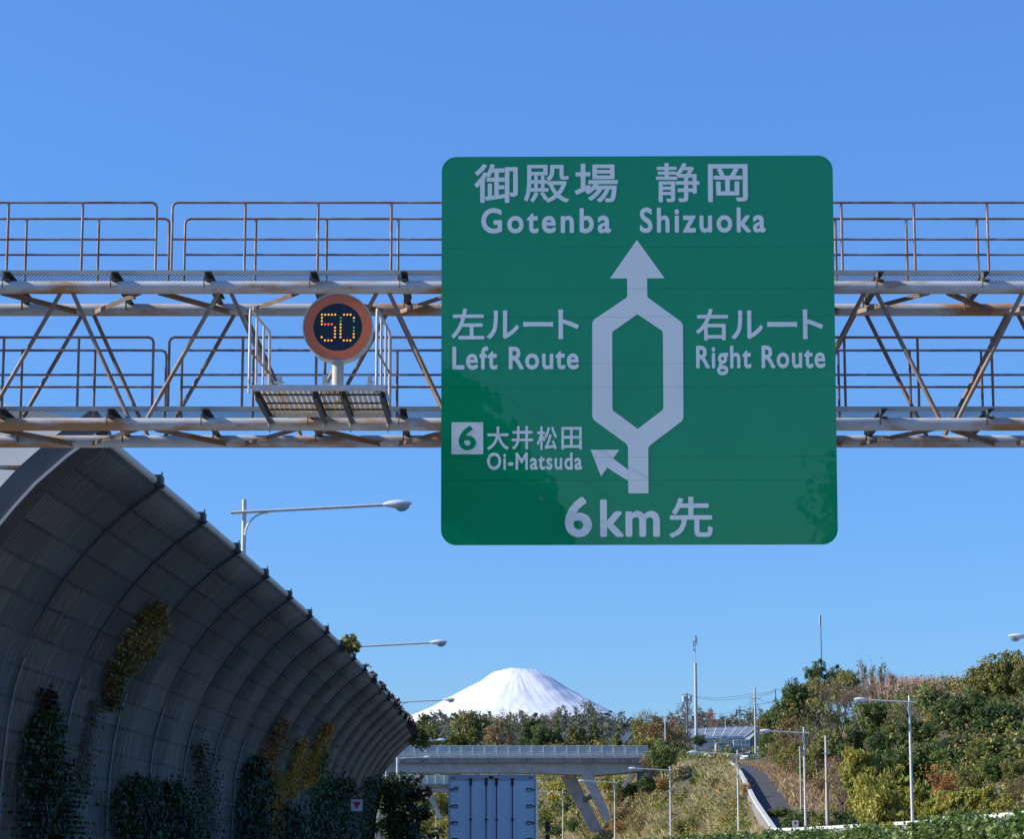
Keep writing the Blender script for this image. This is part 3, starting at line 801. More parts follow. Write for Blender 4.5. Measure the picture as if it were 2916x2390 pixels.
# ------------------------------------------------------------ curved noise barriers on the left
PROF = [(0.0, 7.9), (-.45, 7.56), (-.93, 7.12), (-1.26, 6.74), (-1.60, 6.30), (-1.92, 5.78), (-2.14, 5.36), (-2.32, 4.9), (-2.46, 4.45), (-2.58, 3.8), (-2.64, 3.1), (-2.67, 2.4), (-2.68, 1.2), (-2.68, 0.0)]
arc = [0.0]
for a, b in zip(PROF, PROF[1:]): arc.append(arc[-1] + math.hypot(b[0] - a[0], b[1] - a[1]))
def normal2(i):
    a = PROF[max(i - 1, 0)]; b = PROF[min(i + 1, len(PROF) - 1)]
    tx, tz = b[0] - a[0], b[1] - a[1]; l = math.hypot(tx, tz)
    return (-tz / l, tx / l)                  # towards the road / downwards side
def barrier(root, d0, d1, step, dz=0.0, pm=None):
    n = int(round((d1 - d0) / step))
    for k in range(n):
        a, b = d0 + k * step, d0 + (k + 1) * step
        ea, eb = float(e_(a)), float(e_(b))
        ov = []; me = MB(); V = []; uvs = []
        for i, (o_, z) in enumerate(PROF):
            V += [(ea + o_, a, z + dz), (eb + o_, b, z + dz)]; uvs += [(a, arc[i]), (b, arc[i])]
        nrm = [normal2(i) for i in range(len(PROF))]
        n2 = len(V)
        for i, (o_, z) in enumerate(PROF):
            tx = -nrm[i][0] * .12; tz = -nrm[i][1] * .12
            V += [(ea + o_ + tx, a, z + dz + tz), (eb + o_ + tx, b, z + dz + tz)]; uvs += [(a, arc[i]), (b, arc[i])]
        Fs = []
        for i in range(len(PROF) - 1):
            Fs.append((2 * i, 2 * i + 1, 2 * i + 3, 2 * i + 2))
            Fs.append((n2 + 2 * i, n2 + 2 * i + 2, n2 + 2 * i + 3, n2 + 2 * i + 1))
            Fs.append((2 * i, 2 * i + 2, n2 + 2 * i + 2, n2 + 2 * i)); Fs.append((2 * i + 1, n2 + 2 * i + 1, n2 + 2 * i + 3, 2 * i + 3))
        Fs.append((0, n2, n2 + 1, 1))
        m_ = bpy.data.meshes.new('panel'); m_.from_pydata([Vector(v) - root.location for v in V], [], Fs)
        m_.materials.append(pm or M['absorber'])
        uvl = m_.uv_layers.new(name='UVMap')
        for li, lp in enumerate(m_.loops): uvl.data[li].uv = uvs[lp.vertex_index]
        m_.polygons.foreach_set("use_smooth", [True] * len(m_.polygons))
        m_.update()
        link(bpy.data.objects.new('panel', m_), root)
        cp = MB()
        oa = Vector((-.06, 0, .14)); cp.tube([Vector((ea, a + .1, 7.9 + dz)) + oa - root.location, Vector((eb, b - .1, 7.9 + dz)) + oa - root.location], .08, 12)
        cp.build('coping_pipe', M['coping'], root)
    for k in range(n + 1):
        a = d0 + k * step; ea = float(e_(a)); pb = MB()
        rings = []
        for i, (o_, z) in enumerate(PROF):
            nx_, nz_ = normal2(i)
            pr_ = float(np.interp(i, [0, 5, 9], [.03, .02, -.03]))
            q0 = Vector((ea + o_ + nx_ * pr_, a, z + dz + nz_ * pr_)) - root.location; q1 = Vector((ea + o_ - nx_ * .22, a, z + dz - nz_ * .22)) - root.location
            w = Vector((0, .05, 0))
            rings.append([q0 - w, q0 + w, q1 + w, q1 - w])
        # the post runs on past the panels at its tip
        d = Vector((.34, 0, .26)) * .3
        rings.insert(0, [p + d for p in rings[0]])
        pb.loft(rings, 0, False)
        ea2 = Vector((ea, a, 7.9 + dz)) - root.location
        pb.box(ea2 + Vector((-.03, 0, .13)), (.24, .30, .20)); pb.box(ea2 + Vector((.07, .02, .25)), (.02, .05, .10)); pb.box(ea2 + Vector((.10, -.06, .04)), (.08, .03, .03))
        po = pb.build('post', M['post'], root)
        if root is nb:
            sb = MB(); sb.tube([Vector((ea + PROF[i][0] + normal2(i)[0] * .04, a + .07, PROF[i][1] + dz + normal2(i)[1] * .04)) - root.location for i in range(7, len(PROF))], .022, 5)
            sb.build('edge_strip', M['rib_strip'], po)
nb = thing('noise_barrier', 'dark grey curved noise barrier arching over the left road edge, ivy at its foot', 'noise barrier', (float(e_(33)), 33.0, 0))
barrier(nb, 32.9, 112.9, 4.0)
nb2 = thing('noise_barrier', 'curved noise barrier behind the photographer, seen only mirrored in the green sign', 'noise barrier', (float(e_(-10)), -10.0, 0))
barrier(nb2, -232, 8, 8.0)
# heavy end arch and pale end sheet of the barrier
A0 = 32.5
ea = float(e_(A0)); mb = MB(); rings = []
for i, (o_, z) in enumerate(PROF):
    nx_, nz_ = normal2(i); p = Vector((ea + o_ - .02, A0, z + .05)) - nb.location
    q0 = p + Vector((nx_ * .0, 0, nz_ * .0)); q1 = p - Vector((nx_ * .36, 0, nz_ * .36)); w = Vector((0, .13, 0))
    rings.append([q0 - w, q0 + w, q1 + w, q1 - w])
d = Vector((.2, 0, .15)); rings.insert(0, [p + d for p in rings[0]])
mb.loft(rings, 0, False); arch = mb.build('end_arch', M['arch'], nb)
mb = MB(); rings = []
for i, (o_, z) in enumerate(PROF[:6]):
    nx_, nz_ = normal2(i); p = Vector((ea + o_ + .015, A0 - .16, z + .04)) - nb.location
    rings.append([p + Vector((nx_ * .012, -.015, nz_ * .012)), p + Vector((nx_ * .012, .015, nz_ * .012)), p - Vector((nx_ * .03, -.015, nz_ * .03)), p - Vector((nx_ * .03, .015, nz_ * .03))])
mb.loft(rings, 0, False); mb.build('edge_strip', M['coping'], arch)
M['endsheet'] = mat('pale_sheet', (0.40, 0.42, 0.41), (0.34, 0.36, 0.355), 0.6, 0, 0.8, spots=(0.33, 0.22, 0.14), spot_scale=0.8, spot_lo=0.66, spot_hi=0.72)
es = MB()
def E3(px, py, D): return P(px, py, D) - nb.location
# sheet leaning back from the arch: corners measured at its own depths
tl, tr = E3(-420, 1060, 35.3), E3(235, 1200, 34.6)
bl, br = E3(-420, 1440, 33.4), E3(100, 1440, 33.2)
br2 = E3(-250, 1900, 32.9); bl2 = E3(-420, 1900, 32.9)
th = Vector((0, .06, .03))
fr = [tl, tr, br, br2, bl2, bl]
es.add(fr, [(0, 5, 2, 1), (5, 4, 3, 2)], 0); bk = [p + th for p in fr]; es.add(bk, [(0, 1, 2, 5), (5, 2, 3, 4)], 0)
es.add(fr + bk, [(i, (i + 1) % 6, 6 + (i + 1) % 6, 6 + i) for i in range(6)], 0)
sheet = es.build('end_sheet', M['endsheet'], nb)
mb = MB(); mb.bar(E3(-420, 1331, 33.85), E3(150, 1331, 33.75), .06, .05); mb.build('sheet_rail', M['brace'], sheet)

# ------------------------------------------------------------ street lamps
def head_mesh(s):
    """lamp head pointing along +x*s from its neck at the origin"""
    hd = MB(); rings = []
    for x, w, zt, zb in ((0, .045, .045, -.05), (.06, .07, .07, -.06), (.2, .12, .11, -.09), (.38, .16, .135, -.135), (.5, .175, .14, -.145), (.66, .165, .125, -.11), (.82, .13, .085, -.075), (.92, .08, .04, -.045), (.97, .03, .005, -.025)):
        rg = []
        for k in range(14):
            a = 2 * math.pi * k / 14
            c_, s_ = math.cos(a), math.sin(a)
            rg.append(Vector((x * s, w * c_, (zt if s_ > 0 else -zb) * s_)))
        rings.append(rg)
    hd.loft(rings)
    bw = MB(); rings = []
    for t in np.linspace(0, math.pi / 2, 7):
        rings.append([Vector((s * (.66 + .24 * math.cos(t) * math.cos(a)), .14 * math.cos(t) * math.sin(a), -.085 - .17 * math.sin(t) + .03 * math.cos(a) * math.cos(t))) for a in np.linspace(0, 2 * math.pi, 15)[:-1]])
    bw.loft(rings)
    return hd, bw
def lamp(px, py_top, D, arm, s, label, group, arm_drop=.42, k=1.0, only_pole=False, zb=None):
    top = P(px, py_top, D)
    z0 = gz(top.x, D) if zb is None else zb
    t = thing('street_lamp', label, 'street lamp', (top.x, D, z0), 0, group)
    H = top.z - z0
    mb = MB(); mb.tube([(0, 0, 0), (0, 0, H * .55), (0, 0, H)], [.115 * k, .095 * k, .075 * k], 12); mb.tube([(0, 0, 0), (0, 0, .5)], .16 * k, 12); mb.build('pole', M['pole'], t)
    if only_pole: return t
    za = H - arm_drop
    y = -.0
    rise = .05
    mb = MB(); mb.tube([(-s * .42, -.10, za - .03), (s * (arm - .95), -.10, za + rise * (arm - .95))], .052 * k, 10); mb.build('arm', M['pole'], t)
    c = [(s * (.06 + .75 * (1 - math.cos(a))), -.1, za - .78 + .76 * math.sin(a)) for a in np.linspace(0, math.pi / 2, 9)]
    mb = MB(); mb.tube(c, .03 * k, 8); mb.build('brace', M['pole'], t)
    hd, bw = head_mesh(s)
    h = hd.build('lamp_head', M['head'], t); h.location = (s * (arm - .97), -.1, za + rise * (arm - .97) + .01); h.rotation_euler = (0, -s * .05, 0)
    b = bw.build('bowl', M['bowl'], h)
    return t
gl, gr = 'street lamps along the left barrier', 'street lamps along the right carriageway'
lamp(696, 1424, 68.7, 5.55, 1, 'nearest left lamp on a tall steel pole rising behind the curved barrier', gl)
lamp(979, 1822, 112, 5.55, 1, 'second left lamp whose arm comes out of the creeper on the barrier edge', gl)
lamp(1133, 1986, 165, 4.5, 1, 'left lamp with curved brace whose head overlaps the snowy slope', gl)
lamp(1100, 2105, 225, 6.4, 1, 'left lamp whose head hangs just above the bridge parapet by the barrier end', gl)
lamp(1132, 2152, 262, 4.2, 1, 'farthest left lamp, seen against the bridge fence at the barrier end', gl)
lamp(3095, 1812, 99, 3.75, -1, 'nearest right lamp, only its white head entering at the right edge', gr, .2)
lamp(2589, 1982, 135, 3.6, -1, 'tall right lamp standing before the yellow-green bamboo hillside', gr)
lamp(2289, 2073, 166, 3.5, -1, 'right lamp beside the small red triangle sign at the ramp wall', gr)
lamp(2100, 2137, 199, 4.6, -1, 'right lamp standing in front of the top bend of the ramp wall', gr)
lamp(1908, 2184, 233, 4.6, -1, 'right lamp on the grassy bank with its head before the bridge end', gr)
lamp(1750, 2220, 267, 4.6, -1, 'right lamp with its head before the slanted bridge legs', gr)
lamp(1603, 2250, 300, 4.5, -1, 'right lamp just beyond the truck, arm reaching behind the truck box', gr)
lamp(1242, 2322, 385, 4.5, 1, 'bare pole under the far bridge, left of the truck', 'poles by the far bridge', only_pole=True)
lamp(1894, 2040, 332, 2.5, 1, 'slim lamp on the bridge road with a short arm to the right', 'lamps on the bridge road', .1)

# ------------------------------------------------------------ truck
TD = 60.0
tl_ = P(1277, 2208, TD); tr_ = P(1526, 2203, TD)
TW = tr_.x - tl_.x; TX = (tl_.x + tr_.x) / 2; TH = tl_.z
tk = thing('box_truck', 'large white box truck seen from behind, rear doors with four lock rods', 'truck', (TX, TD, 0), R(-1.1))
LEN = 9.6
mb = MB(); hw = TW / 2
zb0 = 1.05
# body shell: floor, roof, sides, front bulkhead
prof = [(-hw, zb0), (hw, zb0), (hw, TH - .03), (hw - .03, TH), (-hw + .03, TH), (-hw, TH - .03)]
vv = [(x, .06, z) for x, z in prof] + [(x, LEN, z) for x, z in prof]
mb.add(vv, [tuple(range(6)), tuple(range(6, 12))[::-1]] + [(i, 6 + i, 6 + (i + 1) % 6, (i + 1) % 6) for i in range(6)])
body = mb.build('body', M['truckwhite'], tk)
mb = MB()
mb.b2((-hw, .0, zb0), (-hw + .05, .059, TH)); mb.b2((hw - .05, 0, zb0), (hw, .059, TH))
mb.b2((-hw + .0501, 0, TH - .155), (hw - .0501, .059, TH)); mb.b2((-hw + .0501, 0, zb0), (hw - .0501, .059, zb0 + .13))
mb.build('rear_frame', M['truckrail'], tk)
pxm = 1 / (F / TD)
def TXX(px): return (px - 1401.5) * pxm
for s, name in ((-1, 'rear_door'), (1, 'rear_door')):
    mb = MB(); x0, x1 = sorted((s * .004, s * (hw - .055)))
    mb.b2((x0, .012, zb0 + .135), (x1, .0585, TH - .16))
    dr = mb.build(name, M['truckwhite'], tk)
    for k in range(6):
        zz = TH - .42 - .468 * k
        if zz < zb0 + .25: break
        h = MB(); xo = s * (hw - .02)
        h.b2((min(xo, xo - s * .09), -.012, zz - .016), (max(xo, xo - s * .09), .0115, zz + .016), 0)
        xa, xb = xo - s * .085, xo - s * .25
        h.b2((min(xa, xb), -.01, zz - .045), (max(xa, xb), .0112, zz + .045), 0)
        h.b2((min(xa, xb) + .025, -.016, zz - .028), (max(xa, xb) - .02, -.0101, zz + .002), 1)
        h.build('hinge', [M['black'], M['chrome']], dr)
for px in (1341, 1385, 1414, 1459):
    x = TXX(px); mb = MB()
    mb.tube([(x, -.03, zb0 + .1), (x, -.03, TH - .12)], .0135, 8)
    mb.box((x, -.012, TH - .22), (.07, .05, .16)); mb.box((x, -.02, TH - .115), (.10, .04, .035))
    for zz in (TH - 1.26, zb0 + .45): mb.box((x, -.015, zz), (.075, .045, .045))
    mb.build('lock_rod', M['black'], tk)
for x in (-hw + .14, hw - .14):
    mb = MB(); mb.box((x, -.011, TH - .085), (.12, .022, .03)); mb.build('marker_light', M['redlens'], tk)
mb = MB(); mb.box((TXX(1399), -.016, TH - .075), (.12, .04, .075)); mb.build('rear_camera', M['black'], tk)
V, Fs = text_geo('TRANTEX', .02)
ax0, ax1 = min(v.x for v in V), max(v.x for v in V)
mb = MB(); kx = .155 / (ax1 - ax0)
mb.add([(TXX(1292.5) + (v.x - ax0) * kx, .0095, TH - .375 + v.y * .075 + (v.x - ax0) * kx * .05) for v in V], Fs)
mb.add([(TXX(1305), .0092, TH - .345), (TXX(1312), .0092, TH - .30), (TXX(1313), .0092, TH - .30), (TXX(1306.5), .0092, TH - .345)], [(0, 3, 2, 1)])
mb.build('lettering', M['black'], tk)
mb = MB(); mb.b2((-.45, .3, .75), (-.33, LEN + 1.9, 1.0)); mb.b2((.33, .3, .75), (.45, LEN + 1.9, 1.0)); mb.b2((-.325, .5, .78), (.325, .6, .97)); mb.build('chassis', M['black'], tk)
mb = MB(); mb.b2((-1.1, .1, .42), (1.1, .2, .56)); mb.b2((-.6, .15, .565), (-.5, .2, .745)); mb.b2((.5, .15, .565), (.6, .2, .745)); mb.build('underrun_bar', M['truckrail'], tk)
for s in (-1, 1):
    mb = MB(); mb.b2((s * 1.1 - .12, .02, .78), (s * 1.1 + .12, .1, .98)); mb.build('tail_light', M['redlens'], tk)
for yy in (2.2, 3.5, LEN + .6):
    for s in (-1, 1):
        mb = MB(); w0 = s * (.72 if yy < 5 else .88)
        rings = [[Vector((w0 + s * dx, yy + r_ * math.cos(a), .5 + r_ * math.sin(a))) for a in np.linspace(0, 2 * math.pi, 25)[:-1]] for dx, r_ in ((0, .44), (.04, .5), (.24, .5), (.3, .46))]
        mb.loft(rings if s > 0 else rings[::-1]); wh = mb.build('wheel', M['rubber'], tk)
        rm = MB(); rm.tube([(w0 + s * .305, yy, .5), (w0 + s * .315, yy, .5)], .28, 20); rm.build('rim', M['chrome'], wh)
mb = MB(); rings = []
for y, z0, z1, w in ((LEN + .1, .55, 2.95, 1.15), (LEN + 1.0, .55, 3.0, 1.22), (LEN + 1.9, .5, 2.75, 1.22), (LEN + 2.15, .5, 1.6, 1.18)):
    rings.append([Vector((x, y, z)) for x, z in ((-w, z0), (w, z0), (w, z1 - .1), (w - .1, z1), (-w + .1, z1), (-w, z1 - .1))])
mb.loft(rings, 0, False); mb.build('cab', M['truckwhite'], tk)
mr_ = P(1546, 2356, TD + LEN + 1.6)
for s in (-1, 1):
    mb = MB(); x = s * (hw + .30); yy = LEN + 1.6; zz = mr_.z
    def rb(cx, cz, w, h):
        o_ = rrect(cx - w / 2, cz - h / 2, cx + w / 2, cz + h / 2, .04, 4)
        slab(mb, [(a, b) for a, b in o_], yy, yy + .09)
    rb(x, zz, .17, .33); rb(x, zz - .36, .17, .19)
    mb.tube([(s * hw, yy + .1, zz + .2), (x, yy + .1, zz + .2), (x, yy + .1, zz - .5), (s * hw, yy + .1, zz - .5)], .014, 6)
    mb.build('side_mirror', M['black'], tk)

# ------------------------------------------------------------ overpass
BD = 280.0
def BZ(py, D=BD): return P(1458, py, D).z
br = thing('overpass_bridge', 'pale concrete overpass on slanted legs carrying a fenced road across the motorway', 'bridge', (0, BD, BZ(2173)))
def B(p): return Vector(p) - br.location
zt_edge, zb_edge = BZ(2160), BZ(2174)
xl_, xr_ = -46.0, P(1846, 2150, BD).x
mb = MB(); mb.b2(B((xl_, BD, zb_edge)), B((xr_, BD + .35, zt_edge))); mb.b2(B((xl_, BD + 6.65, zb_edge)), B((xr_, BD + 7.0, zt_edge))); mb.b2(B((xl_, BD + .351, zb_edge - .05)), B((xr_, BD + 6.649, zb_edge + .3)))
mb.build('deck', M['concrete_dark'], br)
# girder with haunch over the legs
def girder(y0, y1):
    pts_t = [(xl_, zb_edge - .02), (xr_ - .4, zb_edge - .02)]
    low = [(P(px, py, BD).x, BZ(py)) for px, py in ((1830, 2197), (1770, 2202), (1700, 2208), (1684, 2211), (1660, 2207.5), (1600, 2204), (1500, 2201), (1320, 2200), (1140, 2200), (980, 2204), (880, 2209))] + [(xl_, BZ(2204))]
    slab(gm, pts_t[:1] + [(x, z) for x, z in low[::-1]] + pts_t[1:], y0, y1)
gm = MB(); girder(BD + .55 - BD, 2.3); girder(4.7, 6.4)
for i, v in enumerate(gm.v): gm.v[i] = (v[0], v[1], v[2] - br.location.z)
gm.build('girder', M['concrete'], br)
def leg(xt, zt, xb, zb, y0, y1, w):
    lm = MB(); lm.add([B(p) for p in ((xt - w, y0, zt), (xt + w, y0, zt), (xt + w, y1, zt), (xt - w, y1, zt), (xb - w * .8, y0, zb), (xb + w * .8, y0, zb), (xb + w * .8, y1, zb), (xb - w * .8, y1, zb))],
           [(0, 1, 2, 3), (7, 6, 5, 4), (0, 4, 5, 1), (1, 5, 6, 2), (2, 6, 7, 3), (3, 7, 4, 0)]); return lm.build('slanted_leg', M['concrete'], br)
zl = BZ(2206)
tA, bA = P(1672, 2208, BD), P(1734, 2340, BD)
leg(tA.x, zl, bA.x, bA.z, BD + .6, BD + 2.25, .74)
tB, bB = P(1618, 2208, BD + 5), P(1702, 2372, BD + 5)
leg(tB.x, zl - .1, bB.x, bB.z, BD + 4.75, BD + 6.35, 1.0)
mb = MB(); pa, pb_ = P(1690, 2266, BD + 2), P(1662, 2282, BD + 5); mb.bar(B(pa), B(pb_), .5, .5); mb.build('leg_tie', M['concrete_dark'], br)
leg(-15.5, zl, -19, 1.0, BD + .6, BD + 2.25, .62); leg(-15.5, zl - .1, -19, 1.0, BD + 4.75, BD + 6.35, .62)
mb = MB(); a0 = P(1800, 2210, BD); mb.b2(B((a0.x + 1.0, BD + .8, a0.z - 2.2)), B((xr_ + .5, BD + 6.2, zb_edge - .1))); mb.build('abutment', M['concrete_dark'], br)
mb = MB(); q0, q1 = P(1798, 2205, BD), P(1774, 2244, BD); mb.bar(B(q0), B(q1), .5, .45); mb.build('abutment_wing', M['concrete'], br)
zf0, zf1 = zt_edge + .02, BZ(2125)
for y, nm in ((BD + .12, 'fence'), (BD + 6.85, 'fence')):
    zmid = BZ(2142)
    mb = MB(); mb.b2(B((xl_, y, zmid)), B((xr_, y + .02, zf1 - .05))); fb = mb.build('fence_panel', M['fencepanel'] if y < BD + 3 else M['fencegreen'], br)
    rl = MB(); rl.tube([B((xl_, y - .02, zf1)), B((xr_, y - .02, zf1))], .035, 6)
    for py in (2142, 2148, 2154): rl.tube([B((xl_, y - .04, BZ(py))), B((xr_, y - .04, BZ(py)))], .04, 6)
    rl.build('fence_rail', M['steel'], fb)
    if y > BD + 3: continue
    x = P(1147.5, 2140, BD).x - 33.3 * BD / F * 12
    while x < xr_:
        mb = MB(); mb.b2(B((x - .035, y - .09, BZ(2150))), B((x + .035, y - .021, zf1)))
        mb.bar(B((x, y - .06, BZ(2150))), B((x + .14, y - .06, BZ(2156))), .05, .05); mb.bar(B((x + .14, y - .06, BZ(2156))), B((x - .02, y - .06, zt_edge + .01)), .05, .05)
        mb.build('fence_post', M['ghwhite'], fb); x += 33.3 * BD / F
mb = MB(); mb.b2(B((xl_, BD + 6.6, zt_edge + .01)), B((xr_, BD + 6.8, BZ(2143)))); mb.build('rear_parapet', M['concrete'], br)
B2D = 372.0
b2 = thing('overpass_bridge', 'farther lower overpass with pale green fence, seen under the first bridge left of the truck', 'bridge', (0, B2D, BZ(2245, B2D)))
def B2(p): return Vector(p) - b2.location
xa, xb = -46.0, P(1300, 2200, B2D).x + 9
z1, z2, z3, z4 = BZ(2209, B2D), BZ(2234, B2D), BZ(2240, B2D), BZ(2256, B2D)
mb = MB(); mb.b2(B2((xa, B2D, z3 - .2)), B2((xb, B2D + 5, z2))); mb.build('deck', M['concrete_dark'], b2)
mb = MB(); mb.b2(B2((xa, B2D + .6, z4)), B2((xb, B2D + 4.4, z3 - .201))); mb.build('girder', M['concrete'], b2)
mb = MB(); mb.b2(B2((xa, B2D + .1, z2 + .01)), B2((xb, B2D + .14, z1))); fb = mb.build('fence_panel', M['fencegreen'], b2)
for k in range(44):
    x = P(1217, 2200, B2D).x - 24 * B2D / F * 25 + k * 24 * B2D / F
    if x > xb: break
    mb = MB(); mb.b2(B2((x - .05, B2D + .03, z2 + .005)), B2((x + .05, B2D + .099, z1 + .05))); mb.build('fence_post', M['ghwhite'], fb)
mb = MB(); t0, t1 = P(1211, 2236, B2D), P(1252, 2332, B2D)
mb.add([B2(p) for p in ((t0.x - .5, B2D + .3, t0.z), (t0.x + .6, B2D + .3, t0.z), (t0.x + .6, B2D + 3, t0.z), (t0.x - .5, B2D + 3, t0.z), (t1.x - .35, B2D + .3, t1.z), (t1.x + .35, B2D + .3, t1.z), (t1.x + .35, B2D + 3, t1.z), (t1.x - .35, B2D + 3, t1.z))],
       [(0, 1, 2, 3), (7, 6, 5, 4), (0, 4, 5, 1), (1, 5, 6, 2), (2, 6, 7, 3), (3, 7, 4, 0)]); mb.build('slanted_leg', M['concrete'], b2)

# ------------------------------------------------------------ ramp wall with pale coping
rw = thing('ramp_wall', 'low grey wall with white coping curving up beside the ramp road on the right', 'wall', (22.9, 185, 3.2))
Dw = np.concatenate([np.arange(70, 185, 5.0), np.arange(185, 372, 4.0)])
wl, cpg = MB(), MB()
pts = [(float(wx_(d)), d, float(wz_(d))) for d in Dw]
for i in range(len(pts) - 1):
    (xa, ya, za), (xb, yb, zb2) = pts[i], pts[i + 1]
    ga, gb = min(za - 1.3, za - .95 - .2), min(zb2 - 1.3, zb2 - 1.15)
    v = [(xa - .12, ya, ga - .7), (xa + .12, ya, ga - .7), (xa + .12, ya, za - .12), (xa - .12, ya, za - .12), (xb - .12, yb, gb - .7), (xb + .12, yb, gb - .7), (xb + .12, yb, zb2 - .12), (xb - .12, yb, zb2 - .12)]
    wl.add([Vector(q) - rw.location for q in v], [(0, 4, 7, 3), (1, 2, 6, 5)] + ([(0, 3, 2, 1)] if i == 0 else []) + ([(4, 5, 6, 7)] if i == len(pts) - 2 else []))
    v = [(xa - .2, ya, za - .119), (xa + .2, ya, za - .119), (xa + .2, ya, za + .12), (xa - .2, ya, za + .12), (xb - .2, yb, zb2 - .119), (xb + .2, yb, zb2 - .119), (xb + .2, yb, zb2 + .12), (xb - .2, yb, zb2 + .12)]
    cpg.add([Vector(q) - rw.location for q in v], [(0, 4, 7, 3), (1, 2, 6, 5), (3, 7, 6, 2), (0, 1, 5, 4)] + ([(0, 3, 2, 1)] if i == 0 else []) + ([(4, 5, 6, 7)] if i == len(pts) - 2 else []))
wl.build('wall', M['wallgrey'], rw); cpg.build('coping', M['whiterail'], rw)
for d in np.arange(80, 184, 3.0):
    x, z = float(wx_(d)), float(wz_(d)); mb = MB(); mb.b2(Vector((x - .16, d - .04, z - 1.6)) - rw.location, Vector((x - .1201, d + .04, z - .12)) - rw.location); mb.build('joint_strip', M['coping'], rw)

# ------------------------------------------------------------ small red triangle signs
def tri_sign(px, py, D, size, label):
    c = P(px, py, D); z0 = max(gz(c.x, D), 0)
    t = thing('warning_marker', label, 'road sign', (c.x, D, z0), 0, 'white square markers with a red triangle')
    h = c.z - z0
    mb = MB(); mb.b2((-size / 2, 0, h - size / 2), (size / 2, .02, h + size / 2)); mb.build('plate', M['signwhite'], t)
    mb = MB(); k = size * .36; mb.add([(-k, -.004, h + k * .82), (0, -.004, h - k * .95), (k, -.004, h + k * .82)], [(0, 1, 2)]); mb.build('triangle', M['signred'], t)
    mb = MB(); mb.tube([(0, .04, 0), (0, .04, h + size * .3)], .022, 8); mb.build('post', M['dkmast'], t)
tri_sign(1016, 2295, 88, .48, 'white square marker with red triangle in front of the dark barrier ivy')
tri_sign(2265, 2347, 170, .5, 'white square marker with red triangle beside the ramp wall and right lamp')

# ------------------------------------------------------------ masts, utility poles, wires
def vpole(name, label, cat, px, y_top, y_base, D, r0, r1, m, group=None, extra=None):
    t_, b_ = P(px, y_top, D), P(px, y_base, D)
    z0 = min(b_.z, gz(b_.x, D) if gz(b_.x, D) > 0 else b_.z)
    t = thing(name, label, cat, (b_.x, D, z0), 0, group)
    mb = MB(); H = t_.z - z0; mb.tube([(0, 0, 0), (0, 0, H)], [r0, r1], 10); mb.build('pole', m, t)
    return t, H
t, H = vpole('cell_mast', 'tall grey steel mast with thin top section and small antennas by the greenhouse', 'mast', 1983, 1892, 2118, 380, .34, .26, M['mast'])
mb = MB(); H2 = P(1983, 1815, 380).z - t.location.z; mb.tube([(0, 0, H), (0, 0, H2)], .07, 8); mb.build('top_tube', M['mast'], t)
for x, za, zb2 in ((-.28, H2 - 1.9, H2 - .6), (.3, H2 - 1.4, H2 + .1), (.05, H2 - 1.0, H2 + .2), (-.25, H2 - 2.6, H2 - 2.1)):
    mb = MB(); mb.box((x, -.05, (za + zb2) / 2), (.13, .12, zb2 - za)); mb.bar((0, 0, (za + zb2) / 2), (x, -.05, (za + zb2) / 2), .04, .04); mb.build('antenna', M['dkmast'], t)
mb = MB(); mb.tube([(0, 0, H - .1), (0, 0, H + .15)], .33, 10); mb.build('collar', M['mast'], t)
t, H = vpole('radio_mast', 'thin dark antenna mast rising above the wooded hill on the right', 'mast', 2340, 1753, 1920, 262, .075, .06, M['dkmast'])
mb = MB(); mb.tube([(-.1, 0, H - 1.2), (-.1, 0, H + .05)], .09, 8); mb.build('antenna', M['mast'], t)
gp = 'utility poles on the hill'
t1, H1 = vpole('utility_pole', 'concrete utility pole beside the parked white car', 'utility pole', 2153, 1959, 2192, 332, .20, .14, M['cpole'], gp)
mb = MB(); mb.box((0, -.2, H1 - 1.72), (1.9, .1, .1)); mb.build('crossarm', M['steel'], t1)
for x in (-.85, -.4, .85):
    mb = MB(); mb.tube([(x, -.2, H1 - 1.66), (x, -.2, H1 - 1.45)], .05, 6); mb.build('insulator', M['ghwhite'], t1)
t2, H2_ = vpole('utility_pole', 'short concrete pole with a small crossarm in the brown brush behind the ramp', 'utility pole', 2356, 2096, 2316, 178, .17, .11, M['cpole'], gp)
mb = MB(); mb.box((0, -.15, H2_ - 1.5), (.75, .08, .07)); mb.build('crossarm', M['steel'], t2)
t3, H3 = vpole('utility_pole', 'thin weathered pole on the dry slope beside the ramp', 'utility pole', 2281, 2127, 2275, 205, .10, .07, M['cpole'], gp)
t4, H4 = vpole('utility_pole', 'dark utility pole with transformer cans left of the steel mast', 'utility pole', 1958, 1975, 2125, 392, .17, .13, M['dkmast'], gp)
for x in (-.55, .55):
    mb = MB(); mb.tube([(x, 0, H4 - 1.6), (x, 0, H4 - .6)], .38, 12); mb.build('transformer', M['steel'], t4)
mb = MB(); mb.box((0, -.1, H4 - .3), (2.0, .1, .1)); mb.box((0, -.1, H4 - 1.8), (2.0, .1, .1)); mb.build('crossarm', M['steel'], t4)
t5, H5 = vpole('utility_pole', 'dark pole with two loudspeakers in front of the far wood', 'utility pole', 2107, 2012, 2072, 480, .13, .11, M['dkmast'], gp)
for x in (-.5, .75):
    mb = MB(); mb.tube([(0, 0, H5 - 1.0), (x, 0, H5 - 1.0), (x * 1.6, 0, H5 - 1.0)], [.05, .12, .42], 10); mb.build('loudspeaker', M['dkmast'], t5)
t6, H6 = vpole('utility_pole', 'slender pole at the left flank of the wooded hill', 'utility pole', 2209, 1963, 2003, 305, .10, .08, M['dkmast'], gp)
t7, H7 = vpole('utility_pole', 'pale short pole above the greenhouse roof ridge', 'utility pole', 2066, 2038, 2075, 500, .10, .08, M['mast'], gp)
